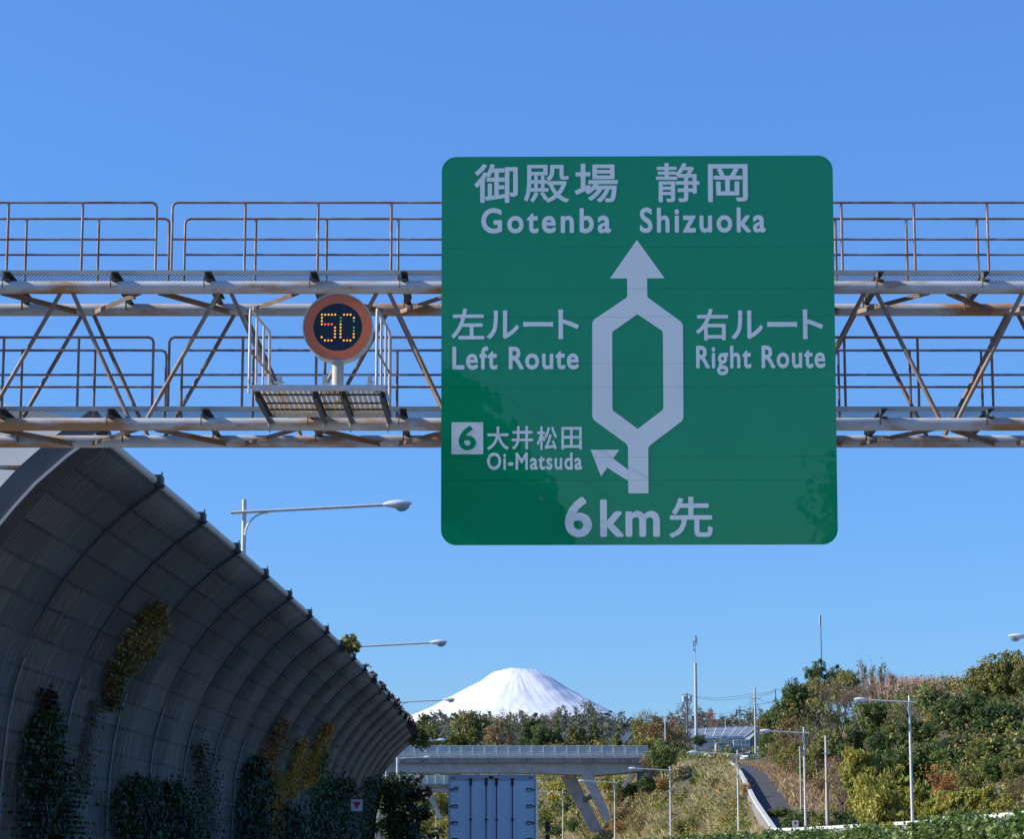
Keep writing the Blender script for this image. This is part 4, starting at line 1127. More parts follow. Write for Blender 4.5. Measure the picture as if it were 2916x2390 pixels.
def wire(a, b, sag, label, r=.03):
    a, b = Vector(a), Vector(b)
    pts = [a.lerp(b, t) - Vector((0, 0, sag * 4 * t * (1 - t))) for t in np.linspace(0, 1, 13)]
    mb = MB(); c = a.copy(); mb.tube([p - c for p in pts], r, 5)
    o = mb.build('power_line', M['wire']); o.location = c; o["label"] = label; o["category"] = 'cable'; o["group"] = 'overhead cables on the hill'
wire(P(1950, 1978, 392), P(2153, 1974, 332), .75, 'upper overhead cable from the transformer pole to the pole beside the white car')
wire(P(1966, 1982, 392), P(2153, 1980, 332), .85, 'lower overhead cable from the transformer pole to the pole beside the white car')
wire(P(2153, 1974, 332), P(2209, 1964, 305), .3, 'upper cable rising from the pole beside the car to the slender hill pole')
wire(P(2153, 1980, 332), P(2209, 1969, 305), .3, 'lower cable rising from the pole beside the car to the slender hill pole')
wire(P(2209, 1964, 305), P(2262, 1962, 280), .2, 'cable from the slender hill pole into the tree tops')
wire(P(2146, 1990, 332), P(2107, 2015, 480), .5, 'upper cable from the crossarm to the loudspeaker pole')
wire(P(2150, 1990, 332), P(2107, 2025, 480), .8, 'lower cable from the crossarm to the loudspeaker pole')
wire(P(2107, 2022, 480), P(1990, 2026, 520), .8, 'cable running left from the loudspeaker pole before the far wood')
wire(P(2160, 1992, 332), P(2236, 1990, 270), .5, 'cable from the crossarm right into the hillside trees')
wire(P(2148, 2006, 332), P(2240, 1985, 270), .3, 'low cable climbing right from below the crossarm to the trees')

# ------------------------------------------------------------ greenhouses
gh_z = P(2070, 2140, 400).z
GHD = 400.0
gh = thing('greenhouse', 'long glass greenhouse with grey roof on the hilltop behind the ramp', 'greenhouse', (P(2070, 2140, GHD).x, GHD, gh_z - .5))
def H(p): return Vector(p) - gh.location
g0, g1 = P(1960, 2100, GHD).x, P(2150, 2100, GHD).x
ze, zr_ = P(1, 2104, GHD).z, P(1, 2077, GHD + 6).z
mb = MB(); rf = [H(p) for p in ((g0, GHD, ze), (g1 - 2.2, GHD, ze), (g1 + 1.2, GHD + 6, zr_ + .5), (g0, GHD + 6, zr_))]
rb_ = [p + Vector((0, .05, -.1)) for p in rf]
mb.add(rf, [(0, 1, 2, 3)]); mb.add(rb_, [(3, 2, 1, 0)]); mb.add(rf + rb_, [(0, 4, 5, 1), (1, 5, 6, 2), (2, 6, 7, 3), (3, 7, 4, 0)])
mb.build('roof', M['ghglass'], gh)
mb = MB(); n = 8
for k in range(n):
    f = k / (n - 1); a = rf[0].lerp(rf[1], f); b = rf[3].lerp(rf[2], f); up = Vector((0, -.03, .06)); mb.bar(a + up, b + up, .11, .06)
for f in (0.0, .33, .66, 1.0):
    a = rf[0].lerp(rf[3], f) + Vector((0, -.05, .1)); b = rf[1].lerp(rf[2], f) + Vector((0, -.05, .1)); mb.bar(a, b, .10 if f == 1.0 else .05, .05)
mb.build('glazing_bar', M['ghwhite'], gh)
mb = MB(); mb.b2(H((g0, GHD + .3, gh_z - 2)), H((g1 - 2.3, GHD + .4, ze - .1))); mb.build('front_wall', M['ghwall'], gh)
mb = MB(); mb.add([H(p) for p in ((g1 - 2.2, GHD + .2, gh_z - 2), (g1 + 1.2, GHD + 6, gh_z - 2), (g1 + 1.2, GHD + 6, zr_ + .4), (g1 - 2.2, GHD + .2, ze - .1), (g1 - 2.3, GHD + .25, gh_z - 2), (g1 + 1.1, GHD + 6.1, gh_z - 2), (g1 + 1.1, GHD + 6.1, zr_ + .4), (g1 - 2.3, GHD + .25, ze - .1))], [(0, 1, 2, 3), (7, 6, 5, 4), (0, 3, 7, 4), (1, 5, 6, 2)]); mb.build('gable_wall', M['wallgrey'], gh)
p0, p1, p2, p3 = P(2120, 2106, GHD - 3), P(2152, 2078, GHD + 1), P(2159, 2082, GHD + 1), P(2134, 2107, GHD - 3)
mb = MB(); q = [H(p) for p in (p0, p3, p2, p1)]; mb.add(q + [p + Vector((0, .08, -.1)) for p in q], [(0, 1, 2, 3), (7, 6, 5, 4), (0, 4, 5, 1), (1, 5, 6, 2), (2, 6, 7, 3), (3, 7, 4, 0)]); mb.build('annex_roof', M['whiterail'], gh)
x0, x1 = P(2090, 2100, GHD - 3).x, P(2134, 2100, GHD - 3).x; za, zb3 = P(1, 2141, GHD - 3).z, P(1, 2108, GHD - 3).z
mb = MB(); mb.b2(H((x0, GHD - 2.95, za)), H((x1, GHD - .05, zb3))); an = mb.build('annex', M['ghwall'], gh)
fr_ = MB()
for k in range(5): x = x0 + (x1 - x0) * k / 4; fr_.b2(H((x - .05, GHD - 3.02, za)), H((x + .05, GHD - 2.951, zb3)))
for z in (za + .05, (za + zb3) / 2, zb3 - .03): fr_.b2(H((x0, GHD - 3.05, z - .07)), H((x1, GHD - 3.021, z + .07)))
fr_.build('window_frame', M['ghwhite'], an)
tn = thing('greenhouse', 'small arched tunnel greenhouse with thin grey hoops left of the white framed annex', 'greenhouse', (P(2064, 2141, 394).x, 394, P(2064, 2141, 394).z))
w_ = (P(2088, 2141, 394).x - P(2040, 2141, 394).x) / 2; hh = P(1, 2106, 394).z - P(1, 2141, 394).z
ol = [(-w_, 0), (-w_, hh * .62), (-w_ * .72, hh * .8), (0, hh), (w_ * .72, hh * .8), (w_, hh * .62), (w_, 0)]
mb = MB(); slab(mb, ol[::-1], 0, 5.0); fl = mb.build('film_cover', M['ghwall'], tn)
for f in range(9):
    x = -w_ + 2 * w_ * f / 8; z = np.interp(x, [p[0] for p in ol[1:6]], [p[1] for p in ol[1:6]]); mb = MB(); mb.b2((x - .03, -.06, 0), (x + .03, -.01, z)); mb.build('hoop', M['steel'], tn)
mb = MB(); mb.b2((-w_, -.09, hh * .58), (w_, -.061, hh * .64)); mb.build('door_rail', M['dkmast'], tn)
g2 = thing('greenhouse', 'little slanted glass house half hidden by brush left of the brown tree', 'greenhouse', (P(1775, 2115, 400).x, 400, P(1775, 2117, 400).z))
def pr(px, py): return P(px, py, 400) - g2.location
mb = MB(); q = [pr(1759, 2117), pr(1782, 2117), pr(1803, 2086), pr(1785, 2086)]; mb.add(q + [p + Vector((0, 3, -.2)) for p in q], [(0, 1, 2, 3), (7, 6, 5, 4), (0, 4, 5, 1), (1, 5, 6, 2), (2, 6, 7, 3), (3, 7, 4, 0)]); mb.build('glass_roof', M['ghwall'], g2)
mb = MB(); mb.b2(pr(1783, 2117) + Vector((0, .2, -1)), pr(1803, 2088) + Vector((0, 3, 0))); mb.build('wall', M['wallgrey'], g2)

# ------------------------------------------------------------ parked car
cpz = P(2141, 2182, 337)
CZ = gz(cpz.x, 336) + .0
car = thing('parked_car', 'white car parked on the asphalt at the top of the ramp beside a concrete pole', 'car', (cpz.x - .3, 337, float(wz_(337)) - .74), R(-28))
def car_ring(y, z0, z1, w, wt): return [Vector((-w, y, z0)), Vector((w, y, z0)), Vector((w, y, z0 + (z1 - z0) * .6)), Vector((wt, y, z1)), Vector((-wt, y, z1)), Vector((-w, y, z0 + (z1 - z0) * .6))]
mb = MB(); mb.loft([car_ring(*r_) for r_ in ((-2.2, .35, .62, .72, .66), (-2.1, .25, .78, .84, .76), (-1.2, .22, .92, .88, .80), (-.6, .22, .96, .88, .82), (1.5, .22, .98, .88, .82), (2.1, .25, .95, .85, .78), (2.25, .4, .7, .76, .7))]); mb.build('body', M['carwhite'], car)
mb = MB(); mb.loft([[Vector((-w, y, .93)), Vector((w, y, .93)), Vector((w * tp, y2, zz)), Vector((-w * tp, y2, zz))] for w, tp, y, y2, zz in ((.80, .98, -.95, -.9, .95), (.80, .84, -.5, -.2, 1.38), (.80, .84, .8, .75, 1.42), (.80, .9, 1.7, 1.6, 1.05))], 0, False); cabn = mb.build('cabin_glass', M['glassdark'], car)
mb = MB(); mb.loft([[Vector((-.66, y, z)), Vector((.66, y, z)), Vector((.62, y, z + .05)), Vector((-.62, y, z + .05))] for y, z in ((-.2, 1.375), (.3, 1.43), (.85, 1.40))], 0, False); mb.build('roof', M['carwhite'], car)
for s in (-1, 1):
    mb = MB(); mb.box((s * .58, -2.13, .66), (.34, .16, .14)); mb.build('headlight', M['glassdark'], car)
    for y in (-1.35, 1.35):
        mb = MB(); mb.tube([(s * .72, y, .31), (s * .895, y, .31)], .31, 18); wh = mb.build('wheel', M['rubber'], car)
        m2 = MB(); m2.tube([(s * .896, y, .31), (s * .905, y, .31)], .19, 12); m2.build('rim', M['chrome'], wh)
mb = MB(); mb.box((0, -2.19, .55), (.7, .06, .13)); mb.build('grille', M['black'], car)
mb = MB(); mb.box((0, -2.222, .42), (.33, .02, .15)); mb.build('number_plate', M['signwhite'], car)

# ------------------------------------------------------------ vegetation
def leaf_quads(C, Rd, per, size, rng, aspect=1.5, droop=0.0, flat=(1, 1, 1), outward=0.6):
    """leaf quads over clumps: C (n,3) centres, Rd (n,) radii"""
    C = np.asarray(C, float); n = len(C)
    Ci = np.repeat(np.arange(n), per); m = len(Ci)
    d = rng.normal(size=(m, 3)); d /= np.linalg.norm(d, axis=1, keepdims=True)
    rad = np.asarray(Rd)[Ci] * rng.random(m) ** 0.4
    p = C[Ci] + d * rad[:, None] * np.array(flat)
    nr = d * outward + rng.normal(size=(m, 3)) * 0.6 + np.array([0, 0, 0.25]); nr /= np.linalg.norm(nr, axis=1, keepdims=True)
    t = rng.normal(size=(m, 3)); t[:, 2] -= droop
    t -= nr * np.sum(t * nr, 1, keepdims=True); t /= np.linalg.norm(t, axis=1, keepdims=True)
    b = np.cross(nr, t)
    s = size * (0.6 + 0.8 * rng.random(m))
    L_ = (s * aspect * .5)[:, None]; W = (s * .5)[:, None]
    V = np.stack([p - t * L_, p + b * W * .9 - t * L_ * .1, p + t * L_, p - b * W * .9 - t * L_ * .1], 1).reshape(-1, 3)
    return V, np.arange(m * 4).reshape(m, 4)

def crown_clumps(rng, n, rx, rz, zc, lump=0.35, hollow=0.45, top=0.0):
    """clump centres filling an uneven crown"""
    d = rng.normal(size=(n, 3)); d /= np.linalg.norm(d, axis=1, keepdims=True)
    lobes = rng.normal(size=(7, 3)); lobes /= np.linalg.norm(lobes, axis=1, keepdims=True)
    k = np.max(d @ lobes.T, axis=1)
    r = (hollow + (1 - hollow) * rng.random(n)) * (1 - lump + lump * np.clip((k - .3) / .7, 0, 1) * 1.35)
    p = d * r[:, None] * np.array([rx, rx, rz])
    p[:, 2] += zc
    if top:                                   # conical crowns
        f = np.clip(1 - (p[:, 2] - (zc - rz)) / (2 * rz), .08, 1) ** top
        p[:, 0] *= f * 1.3; p[:, 1] *= f * 1.3
    return p

PROTO = {}; STAT = []
def make_proto(key, name, cat, lm, H_, rx, rz, zc, n, per, size, seed, cr=.75, aspect=1.5, droop=0, bark='bark', top=0, hollow=.45, lump=.35, limbs=7, flat=(1, 1, .8)):
    rng = np.random.default_rng(seed)
    root = thing(name, '', cat, (0, 0, -500))
    C = crown_clumps(rng, n, rx, rz, zc, lump, hollow, top)
    Rd = cr * (.6 + .8 * rng.random(n))
    V, Fq = leaf_quads(C, Rd, per, size, rng, aspect, droop, flat)
    np_mesh('crown', V, Fq, L[lm], parent=root)
    mb = MB(); rt = H_ * .022
    mb.tube([(0, 0, -1.0), (0.05, 0, zc * .5), (-.05, .05, zc), (0, 0, min(zc + rz * .55, H_ * .9))], [rt * 1.3, rt, rt * .7, rt * .25], 7)
    for i in rng.choice(n, min(limbs, n), replace=False):
        c = Vector(C[i]); z0 = max(.4, min(zc, c.z) * (.5 + .3 * rng.random())); a = Vector((0, 0, z0))
        mb.tube([a, a.lerp(c, .5) + Vector((0, 0, .15 * rz * .3)), c], [rt * .55, rt * .35, rt * .12], 5)
    mb.build('trunk', M[bark], root)
    PROTO[key] = (root, H_, rx * 2.1, [False])
def make_bare(key, name, cat, lm, H_, W, seed, spread=.6, up=.55, depth=5, leaves=300, leaf=.16, tm='twig', thick=1.0):
    rng = np.random.default_rng(seed); random.seed(seed)
    root = thing(name, '', cat, (0, 0, -500))
    mb = MB(); tips = []
    def grow(p, d, ln, r, k):
        q = p + d * ln
        mid = p.lerp(q, .5) + Vector([random.gauss(0, ln * .05) for _ in range(3)])
        mb.tube([p, mid, q], [r, r * .85, r * .65], 3 if k < 3 else 5, cap=False)
        if k <= 1: tips.append(q)
        if k == 0: return
        nb_ = random.choice((2, 3, 3)) if k < depth else 4
        for _ in range(nb_):
            dd = (d + Vector([random.gauss(0, spread) for _ in range(3)]) + Vector((0, 0, up * .5))).normalized()
            grow(p.lerp(q, .55 + .45 * random.random()), dd, ln * (.62 + .2 * random.random()), r * .6, k - 1)
    grow(Vector((0, 0, -.6)), Vector((0, 0, 1)), H_ * .36, H_ * .017 * thick, depth)
    zz = max(t.z for t in tips); xs = max(max(abs(t.x), abs(t.y)) for t in tips)
    kz, kx = H_ / zz, W / 2 / xs
    mb.v = [(x * kx, y * kx, z * kz) for x, y, z in mb.v]
    mb.build('trunk', M[tm], root)
    if leaves:
        T = np.array([(t.x * kx, t.y * kx, t.z * kz) for t in tips]); T = T[rng.choice(len(T), min(len(T), leaves // 3), replace=False)]
        V, Fq = leaf_quads(T, np.full(len(T), .35), 3, leaf, rng)
        np_mesh('crown', V, Fq, L[lm], parent=root)
    PROTO[key] = (root, H_, W, [False])

T_ = 'tree'
make_proto('dark', 'evergreen_tree', T_, 'dark', 9, 4.2, 3.9, 5.0, 110, 75, .30, 11, 1.0)
make_proto('dark2', 'evergreen_tree', T_, 'dark', 9, 3.6, 4.2, 5.0, 90, 75, .28, 12, .95)
make_proto('olive', 'broadleaf_tree', T_, 'olive', 9, 4.0, 3.7, 5.2, 95, 65, .28, 13, .9)
make_proto('olive2', 'broadleaf_tree', T_, 'olive', 9, 4.4, 3.4, 5.2, 110, 60, .27, 14, .85, lump=.5)
make_proto('green', 'broadleaf_tree', T_, 'green', 8, 3.6, 3.4, 4.4, 95, 65, .28, 15, .9)
make_proto('brown', 'broadleaf_tree', T_, 'brown', 8, 4.0, 3.5, 4.4, 80, 42, .24, 16, .9, limbs=16)
make_proto('conifer', 'conifer_tree', T_, 'green', 10, 2.6, 4.8, 5.2, 110, 50, .26, 17, .6, top=1.0, hollow=.2)
make_proto('conifer_olive', 'conifer_tree', T_, 'olive', 10, 2.4, 4.8, 5.2, 110, 50, .26, 18, .6, top=.9, hollow=.2)
make_proto('bamboo', 'bamboo_clump', 'bamboo', 'bamboo', 7, 2.3, 3.4, 3.5, 75, 65, .22, 19, .8, 2.6, 1.2, lump=.5, limbs=14, flat=(1, 1, .6))
make_proto('bamboo2', 'bamboo_clump', 'bamboo', 'bamboo', 6, 2.6, 2.8, 3.0, 75, 60, .22, 20, .8, 2.6, 1.2, lump=.55, limbs=12, flat=(1, 1, .6))
make_proto('orange', 'autumn_shrub', 'shrub', 'orange', 5, 2.8, 2.3, 2.4, 60, 45, .2, 21, .75, limbs=14)
make_proto('redtree', 'cherry_tree', T_, 'red', 8, 3.6, 2.2, 5.8, 34, 22, .22, 22, .8, limbs=22, lump=.5)
make_proto('bush_dark', 'shrub', 'shrub', 'dark', 3, 2.0, 1.5, 1.4, 55, 70, .17, 23, .65, limbs=4)
make_proto('bush_green', 'shrub', 'shrub', 'green', 3, 2.0, 1.5, 1.4, 55, 70, .17, 24, .65, limbs=4)
make_proto('bush_olive', 'shrub', 'shrub', 'olive', 3, 2.1, 1.4, 1.4, 50, 60, .17, 25, .65, limbs=4)
make_proto('bush_yellow', 'shrub', 'shrub', 'bamboo', 3, 2.0, 1.4, 1.4, 50, 60, .17, 26, .65, limbs=4)
make_proto('bush_brown', 'shrub', 'shrub', 'brown', 3, 2.0, 1.5, 1.4, 45, 40, .16, 27, .65, limbs=10)
make_bare('bare', 'bare_tree', T_, 'brown', 9, 9, 31, .55, .5, 6, 500, .2)
make_bare('bare2', 'bare_tree', T_, 'olive', 9, 8, 32, .5, .6, 6, 700, .22)
make_bare('poplar', 'bare_tree', T_, 'brown', 10, 3.0, 33, .35, 1.2, 5, 330, .2)
make_bare('bare_red', 'cherry_tree', T_, 'red', 8, 7.5, 34, .6, .4, 6, 420, .22, thick=1.1)

def plant(key, px, y_top, D, wpx, label, group=None, y_base=None, rz=None):
    root, H_, W, used = PROTO[key]
    top = P(px, y_top, D)
    z0 = gz(top.x, D) if y_base is None else P(px, y_base, D).z
    z0 = max(z0, 0)
    h = max(top.z - z0, .8)
    sx_ = wpx * D / F / W
    STAT.append((key, px, D, round(h, 1), round(h / H_ / sx_, 2)))
    if rz is None: rz = (px * 1.7 + D) % 6.28
    # tall slots get a wider crown set high on a longer trunk, never a stretched crown
    q = h / H_ / sx_
    if q > 1.25: sx_ *= min(1.3, (q / 1.25) ** .5)
    sz = min(h / H_, sx_ * 1.3)
    lift = (h - H_ * sz) / sz
    if not used[0]:
        used[0] = True
        r = root
        r.location = (top.x, D, z0); r.rotation_euler = (0, 0, rz); r.scale = (sx_, sx_, sz); r["label"] = label
    else:
        r = copy_thing(root, (top.x, D, z0), rz, (sx_, sx_, sz), label)
        if "group" in r: del r["group"]
    if group: r["group"] = group
    for c in r.children:
        if c.name.startswith('crown') or key.startswith(('bare', 'poplar')): c.location.z = max(lift, 0)
        else: c.location.z = 0; c.scale.z = (H_ * .8 + lift) / (H_ * .8)
    return r

def hit(px, py, d0=90.0):
    d = d0
    while d < 700:
        p = P(px, py, d)
        if p.z <= gz(p.x, d): return d
        d += 1.5
    return 700.0
gB, gH, gS = 'trees beyond the overpass', 'trees on the right hillside', 'shrubs on the grassy bank'
# beyond the overpass, left to right
for a in [
    ('olive', 1190, 2062, 455, 60, 'yellow-green tree peeping past the end of the curved barrier'),
    ('olive2', 1345, 2016, 455, 105, 'tall yellow-green broadleaf tree left of centre before the snowy mountain'),
    ('bush_olive', 1255, 2098, 455, 80, 'low olive bush by the leftmost visible stretch of bridge fence'),
    ('green', 1300, 2078, 455, 75, 'green tree at the foot of the tall yellow-green tree, left side'),
    ('brown', 1420, 2038, 440, 100, 'brown-leaved tree just right of the tall yellow-green tree'),
    ('bare2', 1460, 2018, 440, 90, 'thin greyish tree rising behind the brown tree in front of the mountain'),
    ('bush_yellow', 1498, 2097, 440, 34, 'small bright yellow bush peeping above the middle of the bridge fence'),
    ('dark2', 1520, 2040, 420, 70, 'dark tree in shade right of the brown tree, under the mountain flank'),
    ('bare', 1570, 2022, 430, 60, 'leafless tree standing dark against the right flank of the mountain'),
    ('conifer', 1588, 2054, 410, 46, 'blue-green conifer right of centre behind the bridge'),
    ('conifer_olive', 1632, 2044, 410, 50, 'pale pointed conifer, leftmost of the pale pair behind the bridge'),
    ('conifer_olive', 1656, 2052, 410, 40, 'pale pointed conifer, right one of the pale pair behind the bridge'),
    ('conifer', 1694, 2048, 410, 52, 'rounded green conifer standing alone right of the pale pair'),
    ('conifer_olive', 1757, 2072, 365, 44, 'short light green conifer left of the little glass house'),
    ('bush_olive', 1600, 2104, 410, 120, 'wide olive hedge-like bush along the middle of the bridge fence'),
    ('bush_yellow', 1700, 2100, 410, 90, 'low yellow-green bush along the bridge fence under the conifers'),
    ('dark', 1545, 2062, 410, 70, 'dark round tree low behind the bridge fence, left of the conifers'),
    ('bush_olive', 1822, 2100, 335, 70, 'low yellow-green brush right of the little glass house'),
    ('brown', 1870, 2032, 360, 110, 'large brown tree right behind the bridge end'),
    ('olive', 1832, 2042, 365, 70, 'olive tree just left of the large brown tree at the bridge end'),
    ('bare', 1832, 2018, 380, 70, 'thin leafless tree sticking up left of the large brown tree'),
    ('brown', 1932, 2062, 365, 80, 'brownish brush tree left of the steel mast foot'),
    ('bush_yellow', 1848, 2095, 335, 62, 'bright yellow-green bush right at the bridge end'),
    ('bare_red', 1950, 1988, 400, 95, 'sparse red-leaved cherry tree left of the steel mast'),
    ('bare_red', 2022, 2012, 430, 60, 'sparse reddish tree just right of the steel mast'),
    ('bush_dark', 1992, 2090, 372, 30, 'dark shrub at the foot of the steel mast'),
]: plant(*a, group=gB)
# bushes on the bank below the ramp
for a in [
    ('bush_dark', 1850, 2222, 250, 70, 'dark green bush below the bridge abutment', gS, 2262),
    ('bush_green', 1800, 2226, 246, 90, 'green bush spreading beside the abutment, left of the pole', gS, 2270),
    ('bush_dark', 1980, 2205, 225, 30, 'small dark bush in the middle of the dry grass bank', gS, 2250),
    ('bush_dark', 2040, 2215, 215, 32, 'dark brown-green bush near the bend of the ramp wall', gS, 2262),
    ('orange', 1890, 2212, 238, 60, 'orange-brown shrub right of the fifth lamp pole', gS, 2262),
    ('orange', 2125, 2225, 208, 26, 'narrow orange shrub right against the ramp wall', gS, 2290),
    ('bush_yellow', 2090, 2335, 192, 90, 'yellow-green bush at the bottom near the corner of the ramp wall', gS, 2392),
    ('bush_olive', 1960, 2330, 205, 90, 'olive bush at the bottom of the bank between two lamp poles', gS, 2392),
    ('bush_brown', 1790, 2290, 245, 100, 'brown brush right of the lamp before the bridge legs', gS, 2350),
    ('bush_brown', 1830, 2310, 232, 110, 'large dry brown shrub left of the lamp pole on the grassy bank', gS, 2380),
    ('orange', 1770, 2330, 240, 90, 'russet shrub low on the bank left of centre', gS, 2395),
    ('bush_yellow', 1890, 2350, 215, 80, 'yellowish shrub at the bottom of the bank below the fifth lamp', gS, 2400),
    ('bush_olive', 2060, 2135, 285, 60, 'olive bush at the top of the bank inside the ramp bend', gS, 2160),
    ('bush_green', 1640, 2330, 300, 70, 'bright green low shrub under the bridge right of the truck', gS, 2400),
    ('bush_yellow', 1590, 2215, 330, 110, 'yellow-green brush framed under the bridge just right of the truck', gS, 2300),
    ('bush_olive', 1570, 2290, 315, 90, 'olive brush under the bridge beside the truck mirrors', gS, 2370),
    ('bush_green', 1620, 2265, 325, 80, 'green brush under the bridge left of the slanted legs', gS, 2340),
    ('bush_yellow', 1740, 2208, 300, 90, 'yellow-green brush seen between the bridge legs and the abutment', gS, 2270),
    ('bush_olive', 1760, 2245, 292, 60, 'olive brush behind the lamp pole under the abutment', gS, 2300),
    ('bush_dark', 1590, 2350, 290, 80, 'dark shadowed bush low under the bridge', gS, 2420),
    ('bush_olive', 1275, 2245, 400, 70, 'olive tree under the far bridge close to the truck', gS, 2340),
    ('bush_dark', 1262, 2258, 410, 60, 'dark tree in shade right of the far bridge leg', gS, 2330),
    ('bush_yellow', 1212, 2255, 395, 80, 'sunlit yellow-green brush left of the far bridge leg', gS, 2350),
    ('bush_olive', 1225, 2320, 370, 110, 'pale green brush below the far bridge leg', gS, 2400),
    ('bush_yellow', 1265, 2330, 350, 70, 'yellow-green brush touching the left edge of the truck', gS, 2410),
    ('bush_olive', 1195, 2290, 300, 60, 'brush lit at its edge right of the dark barrier-end bush', gS, 2400),
    ('bush_olive', 1220, 2190, 420, 90, 'yellow-green foliage in the gap between the two bridges', gS, 2215),
    ('bush_yellow', 1300, 2192, 425, 100, 'yellow brush in the gap between the two bridges above the truck', gS, 2215),
]:
    D_ = hit(a[1], min(a[7], 2385), 186.0); plant(a[0], a[1], a[2], min(D_, 460), *a[4:6], group=a[6])
plant('bush_green', 1888, 2108, 271, 92, 'large round green bush on top of the bank at the bridge end', gS, 2192)
plant('bush_brown', 1848, 2142, 273, 44, 'brown twiggy bush covering the end of the bridge deck', gS, 2196)
plant('bush_dark', 1838, 2205, 268, 60, 'dark green bush below the end of the bridge deck', gS, 2262)
